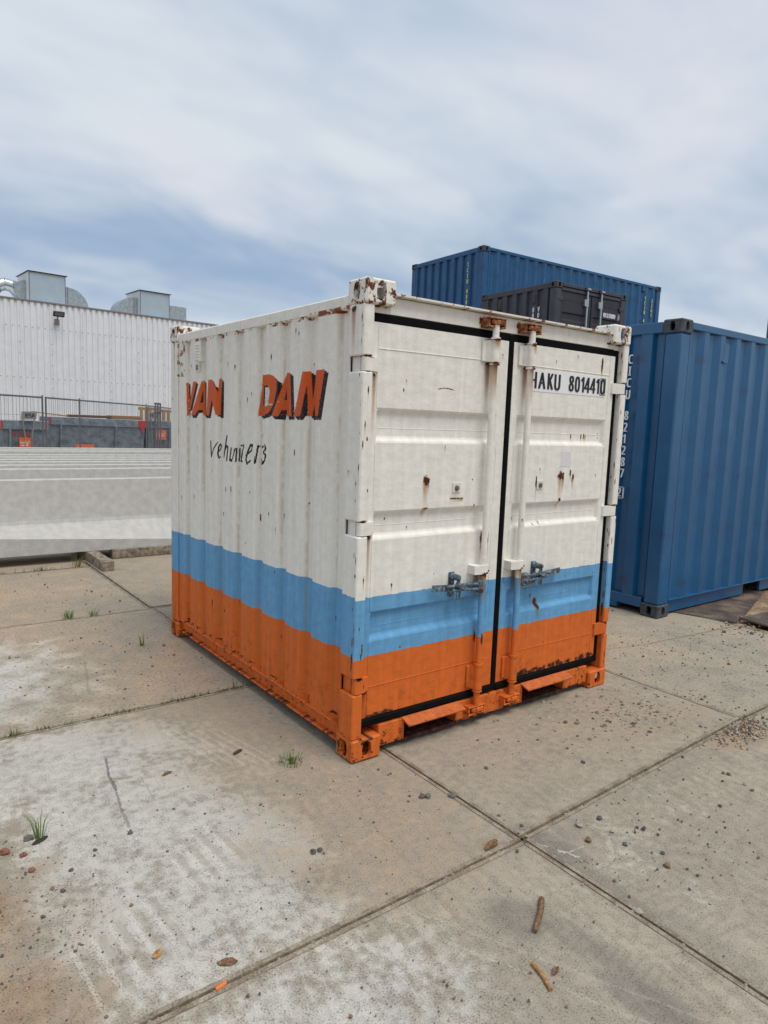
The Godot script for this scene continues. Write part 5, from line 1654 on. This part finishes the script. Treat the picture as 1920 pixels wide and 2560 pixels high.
	b.box(Vector3(-0.12, -0.42, 0.0), Vector3(0.12, -0.14, 0.03), 0.01)
	obj("bracket", b, trim, lamp)
	# roof machines
	var zinc := mat("duct_zinc", Color.WHITE, 0.42, 0.65, ramp_tile(256, 0.03, 4, 125, [[0.0, sh(146, 156, 160)], [0.5, sh(162, 172, 176)], [1.0, sh(182, 190, 194)]], 0.15), 0.6)
	var panel := mat("unit_panel", Color.WHITE, 0.45, 0.25, ramp_tile(256, 0.01, 4, 126, [[0.0, sh(160, 178, 190)], [1.0, sh(178, 194, 206)]], 0.06), 0.4)
	var pale := mat("unit_pale", sh(206, 208, 208), 0.6)
	var roof_y := 6.86
	var u := thing("air_handling_unit", "larger left roof unit with shiny round duct elbow", "roof unit", Vector3(4.86, roof_y, -35.25), 0.07, "units on the warehouse roof")
	_unit(u, 1.68, 1.52, 2.1, panel, pale, blk)
	_elbow(u, Vector3(1.69, 0.06, -0.35), 1.0, 1.02, 1.0, zinc, blk)
	# round duct that bends down to the left
	b = mb()
	var pts := [Vector3(-0.08, 0.62, -1.0), Vector3(-0.55, 0.86, -1.0), Vector3(-0.85, 0.90, -1.0), Vector3(-1.15, 0.78, -1.0), Vector3(-1.35, 0.52, -1.0), Vector3(-1.42, 0.20, -1.0), Vector3(-1.42, -0.1, -1.0)]
	for i in pts.size() - 1:
		b.tube(pts[i], pts[i + 1], 0.30 if i > 0 else 0.42, 0.30, 24, false)
		b.tube(pts[i + 1] - Vector3(0, 0, 0), pts[i + 1] + (pts[i + 1] - pts[i]).normalized() * 0.03, 0.315, 0.315, 24)
	obj("round_duct", b, mat("bright_duct", sh(196, 202, 206), 0.28, 0.85), u)
	b = mb()
	b.prism([Vector3(0, 0.12, -0.55), Vector3(0, 1.16, -0.55), Vector3(-0.14, 1.16, -0.55), Vector3(-0.50, 0.95, -0.55), Vector3(-0.50, 0.58, -0.55), Vector3(-0.14, 0.12, -0.55)], Vector3(0, 0, -0.9))
	obj("duct_transition", b, zinc, u)
	u = thing("air_handling_unit", "smaller right roof unit with square outlet box", "roof unit", Vector3(10.25, roof_y, -35.6), 0.07, "units on the warehouse roof")
	_unit(u, 1.64, 1.42, 1.9, panel, pale, blk)
	_elbow(u, Vector3(-0.02, 0.10, -0.35), -1.0, 0.95, 1.0, zinc, blk)
	b = mb()
	b.box(Vector3(1.66, 0.10, -1.3), Vector3(2.75, 0.92, -0.30), 0.01)
	obj("outlet_box", b, zinc, u)
	b = mb()
	b.box(Vector3(1.7, -0.05, -1.25), Vector3(2.6, 0.10, -0.4))
	obj("outlet_stand", b, blk, u)
	# mesh fence
	var wire := mat("fence_zinc", sh(116, 120, 128), 0.5, 0.5)
	var fl := [[Vector3(-3.0, -0.045, -12.2), Vector3(1.62, -0.045, -15.5), "mesh fence panel at the left picture edge"], [Vector3(1.68, -0.045, -15.55), Vector3(5.66, -0.045, -20.48), "middle mesh fence panel before the grey skips"], [Vector3(5.74, -0.045, -20.58), Vector3(8.9, -0.045, -26.2), "farthest mesh fence panel, partly behind the white container"]]
	for q in fl:
		var d: Vector3 = q[1] - q[0]
		var L := d.length()
		var f := thing("fence_panel", q[2], "fence", q[0], atan2(-d.z, d.x), "mesh fence panels")
		for x in [0.02, L * 0.27, L - 0.02] if L > 6.2 else [0.02, L - 0.02]:
			b = mb()
			b.tube(Vector3(x, 0.0, 0), Vector3(x, 2.09 if x > 0.1 else 2.06, 0), 0.021, 0.021, 10)
			obj("post", b, wire, f)
		for y in [2.04, 0.16]:
			b = mb()
			b.tube(Vector3(0.02, y, 0), Vector3(L - 0.02, y, 0), 0.021, 0.021, 8)
			obj("rail", b, wire, f)
		b = mb()
		var n := int(L / 0.105)
		for k in n:
			var x := (k + 0.5) * L / n
			b.bar(Vector3(x, 0.16, 0), Vector3(x + sin(k * 1.7) * 0.008, 2.04, 0.0), 0.005, 0.005, Vector3.BACK)
		for y in [0.4, 0.7, 1.05, 1.3, 1.62]:
			b.bar(Vector3(0.02, y, 0.004), Vector3(L - 0.02, y, 0.004), 0.005, 0.005)
		stuff(obj("wire_mesh", b, wire, f))
		for x in [0.0, L]:
			b = mb()
			b.box(Vector3(x - 0.11, 0.0, -0.35), Vector3(x + 0.11, 0.13, 0.35), 0.02)
			obj("concrete_foot", b, conc, f)
	# a small steel frame clipped to the fence
	var fr := thing("steel_frame", "upright grey steel frame at the joint of two fence panels", "frame", Vector3(6.02, -0.045, -20.75), 0.9)
	b = mb()
	for x in [0.0, 0.22, 0.46]:
		b.box(Vector3(x, 0.0, 0.0), Vector3(x + 0.045, 2.16, 0.045), 0.006)
	obj("upright", b, wire, fr)
	b = mb()
	for y in [2.10, 1.80]:
		b.box(Vector3(-0.02, y, -0.01), Vector3(0.55, y + 0.06, 0.0), 0.004)
	obj("crossbar", b, wire, fr)
	# skips
	var skip := mat("skip_paint", Color.WHITE, 0.6, 0.0, ramp_tile(512, 0.012, 5, 127, [[0.0, sh(84, 88, 92)], [0.35, sh(104, 118, 128)], [0.6, sh(114, 130, 142)], [1.0, sh(140, 152, 160)]], 0.2), 0.5)
	var red := mat("skip_red", sh(176, 40, 46), 0.6)
	var rim := mat("rim_white", sh(222, 222, 220), 0.6)
	var orange := mat("sign_orange", sh(226, 104, 40), 0.6)
	var white := mat("marking_white", sh(226, 230, 236), 0.5)
	var num := mat("number_red", sh(140, 52, 54), 0.6)
	var s := thing("skip", "narrow grey skip end with number and orange sign, left of the others", "skip", Vector3(1.90, -0.045, -24.0), 0.0, "grey skips behind the fence")
	_skip(s, 1.48, 3.0, 1.40, skip, red, rim, [0.2])
	text("lettering", "0.156", Vector3(0.62, 0.92, 0.010), 0.20, 0.8, num, s)
	_sign(s, Vector3(0.55, 0.38, -0.012), 0.36, 0.46, orange, white)
	s = thing("skip", "long grey skip in the middle loaded with dark boards and beams", "skip", Vector3(3.98, -0.045, -27.0), 0.0, "grey skips behind the fence")
	s.rotation.z = -0.010
	_skip(s, 3.78, 1.9, 1.56, skip, red, rim, [0.35, 2.45])
	_sign(s, Vector3(0.95, 0.12, -0.012), 0.72, 0.38, orange, white)
	b = mb()
	b.bar(Vector3(-0.5, 1.72, -0.5), Vector3(0.9, 1.585, -0.3), 0.16, 0.05)
	tag(obj("beam", b, mat("new_wood", sh(178, 138, 90), 0.8)), "pale beam sticking out over the middle skip's left rim", "beam").position = Vector3(3.98, -0.045, -27.0)
	b = mb()
	b.box(Vector3(4.78, 1.515, -27.7), Vector3(6.4, 1.62, -27.2), 0.01)
	tag(obj("beam", b, mat("dark_wood", sh(94, 64, 52), 0.85)), "dark red-brown board stack on the middle skip", "beam")
	b = mb()
	b.box(Vector3(6.35, 1.49, -27.8), Vector3(7.62, 1.645, -27.25), 0.01)
	tag(obj("beam", b, mat("old_wood", sh(146, 112, 76), 0.85)), "brown beam stack at the right end of the middle skip", "beam")
	s = thing("skip", "grey wood skip beside the white container holding pallets", "skip", Vector3(7.86, -0.045, -27.2), 0.0, "grey skips behind the fence")
	_skip(s, 3.8, 1.9, 1.53, skip, red, rim, [0.9, 2.0])
	_sign(s, Vector3(0.32, 0.72, -0.012), 0.50, 0.42, orange, white)
	text("lettering", "1049", Vector3(0.56, 0.32, 0.010), 0.24, 0.8, num, s)
	# pallets standing in it
	var pal := mat("pallet_wood", sh(170, 134, 92), 0.85)
	for k in 2:
		var p := thing("pallet", ["wooden pallet standing upright in the wood skip, left one", "wooden pallet standing upright in the wood skip, right one"][k], "pallet", Vector3(7.70 + 1.02 * k, 0.95, -27.75 - 0.2 * k), 0.15 - 0.3 * k, "pallets in the wood skip")
		for j in 5:
			b = mb()
			b.box(Vector3(0.03 + j * 0.21, 0.0, 0.0), Vector3(0.16 + j * 0.21, 1.10 - 0.07 * k, 0.022), 0.004)
			obj("slat", b, pal, p)
		for y in [0.10, 0.98 - 0.07 * k]:
			b = mb()
			b.box(Vector3(0.0, y, -0.10), Vector3(1.0, y + 0.10, -0.002), 0.004)
			obj("bearer", b, pal, p)
	# notice boards hung on the skips
	var board := mat("board_grey", sh(122, 124, 122), 0.7)
	var ink := mat("print_black", sh(30, 30, 32), 0.6)
	var nb := thing("notice_board", "grey board reading BSA on two white legs at the left skip", "sign", Vector3(2.75, -0.045, -23.86), 0.0, "boards on the skips")
	b = mb()
	b.obox(Vector3(0, 1.58, -0.02), Vector3(0.24, 0.01, 0), Vector3(0.02, 0.135, -0.02), Vector3(0, 0.002, 0.012))
	var bd := obj("board", b, board, nb)
	text("lettering", "BSA", Vector3(0.03, 1.575, 0.002), 0.15, 0.85, ink, bd)
	for x in [[-0.20, 0.06], [0.16, -0.10]]:
		b = mb()
		b.bar(Vector3(x[0], 1.46, 0.0), Vector3(x[0] + x[1], 0.78, 0.06), 0.030, 0.03)
		b.bar(Vector3(x[0] + x[1], 0.78, 0.06), Vector3(x[0] + x[1], 0.0, 0.06), 0.022, 0.022)
		obj("leg", b, mat("leg_grey", sh(136, 128, 120), 0.7), nb)
	nb = thing("notice_board", "grey board reading HOUT on the wood skip by the fence joint", "sign", Vector3(8.13, -0.045, -27.06), 0.0, "boards on the skips")
	b = mb()
	b.box(Vector3(-0.20, 1.58, 0), Vector3(0.20, 1.92, 0.02), 0.01)
	bd = obj("board", b, mat("board_pale", sh(150, 154, 152), 0.7), nb)
	text("lettering", "HOUT", Vector3(0, 1.75, 0.022), 0.17, 0.62, ink, bd)
	for x in [-0.16, 0.16]:
		b = mb()
		b.bar(Vector3(x, 1.58, 0.0), Vector3(x * 0.7, 1.0, 0.04), 0.03, 0.03)
		b.bar(Vector3(x * 0.7, 1.0, 0.04), Vector3(x * 0.7, 0.0, 0.04), 0.03, 0.03)
		obj("leg", b, board, nb)

func _unit(u: Node3D, w: float, h: float, d: float, panel: Material, pale: Material, dark: Material) -> void:
	var b := mb()
	b.box(Vector3(0.04, 0.02, -0.016), Vector3(w - 0.04, h - 0.04, 0.0), 0.004)
	obj("front_panel", b, panel, u)
	b = mb()
	b.box(Vector3(0.0, 0.0, -d), Vector3(w, h, -0.018), 0.01)
	obj("casing", b, pale, u)
	b = mb()
	for x in [0.0, w - 0.04]:
		b.box(Vector3(x, 0.0, -0.018), Vector3(x + 0.04, h, 0.006), 0.004)
	obj("corner_profile", b, mat("profile_grey", sh(120, 128, 134), 0.5, 0.3), u)
	b = mb()
	b.box(Vector3(-0.06, h, -d - 0.08), Vector3(w + 0.08, h + 0.03, 0.07), 0.006)
	obj("rain_cap", b, dark, u)

func _elbow(u: Node3D, at: Vector3, dir: float, r: float, depth: float, m: Material, dark: Material) -> void:
	# quarter-round square duct that leaves the unit and turns down into the roof
	var pts := [at, at + Vector3(0.18 * dir, 0, 0)]
	var b := mb()
	pts = [at + Vector3(0, 0.0, 0), at + Vector3(0, r, 0), at + Vector3(0.18 * dir, r, 0)]
	for k in range(1, 11):
		var a := PI / 2.0 * k / 10.0
		pts.append(at + Vector3((0.18 + sin(a) * r) * dir, cos(a) * r, 0))
	b.prism(pts, Vector3(0, 0, -depth))
	obj("duct_elbow", b, m, u)
	b = mb()
	b.box(at + Vector3(0.16 * dir, 0.0, -depth - 0.015), at + Vector3(0.19 * dir, r + 0.015, 0.015), 0.003)
	b.box(at + Vector3(0.16 * dir, -0.03, -depth - 0.02), at + Vector3((0.20 + r) * dir, 0.0, 0.02), 0.003)
	obj("duct_flange", b, mat("profile_grey", sh(120, 128, 134), 0.5, 0.3), u)
	b = mb()
	b.box(at + Vector3(0.0, -0.12, -depth), at + Vector3(0.20 * dir, -0.031, -0.01))
	obj("duct_stand", b, dark, u)

func _skip(s: Node3D, w: float, d: float, h: float, m: Material, red: Material, rim: Material, ribs: Array) -> void:
	var b := mb()
	var t := 0.06
	# tapering tub, open above
	var lo := [Vector3(0.10, 0.0, -0.20), Vector3(w - 0.10, 0.0, -0.20), Vector3(w - 0.10, 0.0, -d + 0.2), Vector3(0.10, 0.0, -d + 0.2)]
	var hi := [Vector3(t, h - 0.3, -t), Vector3(w - t, h - 0.3, -t), Vector3(w - t, h - 0.3, -d + t), Vector3(t, h - 0.3, -d + t)]
	var mid := Vector3(w / 2.0, h / 2.0, -d / 2.0)
	for i in 4:
		var j := (i + 1) % 4
		b.quado(lo[i], lo[j], hi[j], hi[i], (lo[i] + lo[j]) / 2.0 - mid)
	b.quado(lo[0], lo[1], lo[2], lo[3], Vector3.DOWN)
	b.quado(lo[0] + Vector3(0, 0.1, 0), lo[1] + Vector3(0, 0.1, 0), lo[2] + Vector3(0, 0.1, 0), lo[3] + Vector3(0, 0.1, 0), Vector3.UP)
	obj("tub", b, m, s)
	b = mb()
	b.box(Vector3(0, h - 0.31, -t), Vector3(w, h - 0.012, 0.0), 0.01)
	b.box(Vector3(0, h - 0.31, -d), Vector3(w, h - 0.012, -d + t), 0.01)
	b.box(Vector3(0, h - 0.31, -d + t), Vector3(t, h - 0.012, -t), 0.0)
	b.box(Vector3(w - t, h - 0.31, -d + t), Vector3(w, h - 0.012, -t), 0.0)
	obj("rim_band", b, m, s)
	b = mb()
	b.box(Vector3(0, h - 0.012, -t - 0.01), Vector3(w, h, 0.004))
	obj("rim_edge", b, rim, s)
	for x in ribs:
		b = mb()
		b.bar(Vector3(x + 0.08, 0.02, -0.15), Vector3(x + 0.08, h - 0.31, -0.02), 0.15, 0.07, Vector3.RIGHT)
		obj("rib", b, m, s)
	for x in [0.0, w - 0.12 if w < 2.0 else w - 0.36]:
		b = mb()
		var wd := 0.07 if w < 2.0 or x == 0.0 else 0.36
		b.box(Vector3(x, h - 0.30, 0.001), Vector3(x + wd, h - 0.02, 0.006))
		if wd > 0.3:
			b.box(Vector3(x + 0.13, h - 0.50, -0.03), Vector3(x + 0.25, h - 0.30, 0.004))
		obj("red_mark", b, red, s)

func _sign(s: Node3D, at: Vector3, w: float, h: float, m: Material, white: Material) -> void:
	var b := mb()
	b.box(at, at + Vector3(w, h, 0.014), 0.003)
	var o := obj("sign_plate", b, m, s)
	# brushy white word mark, not legible, with a line under it
	b = mb()
	var z := at.z + 0.0155
	for k in 7:
		var x := at.x + w * (0.10 + 0.115 * k)
		b.bar(Vector3(x, at.y + h * 0.48, z), Vector3(x + w * 0.05, at.y + h * (0.62 + (0.10 if k % 3 == 0 else 0.0)), z), 0.022, 0.002, Vector3.BACK)
	b.bar(Vector3(at.x + w * 0.10, at.y + h * 0.52, z), Vector3(at.x + w * 0.86, at.y + h * 0.60, z), 0.018, 0.002, Vector3.BACK)
	b.bar(Vector3(at.x + w * 0.15, at.y + h * 0.36, z), Vector3(at.x + w * 0.82, at.y + h * 0.40, z), 0.026, 0.002, Vector3.BACK)
	obj("word_mark", b, white, o)

func _ready() -> void:
	build_light()
	build_ground()
	build_container()
	build_containers()
	build_left()
	build_litter()
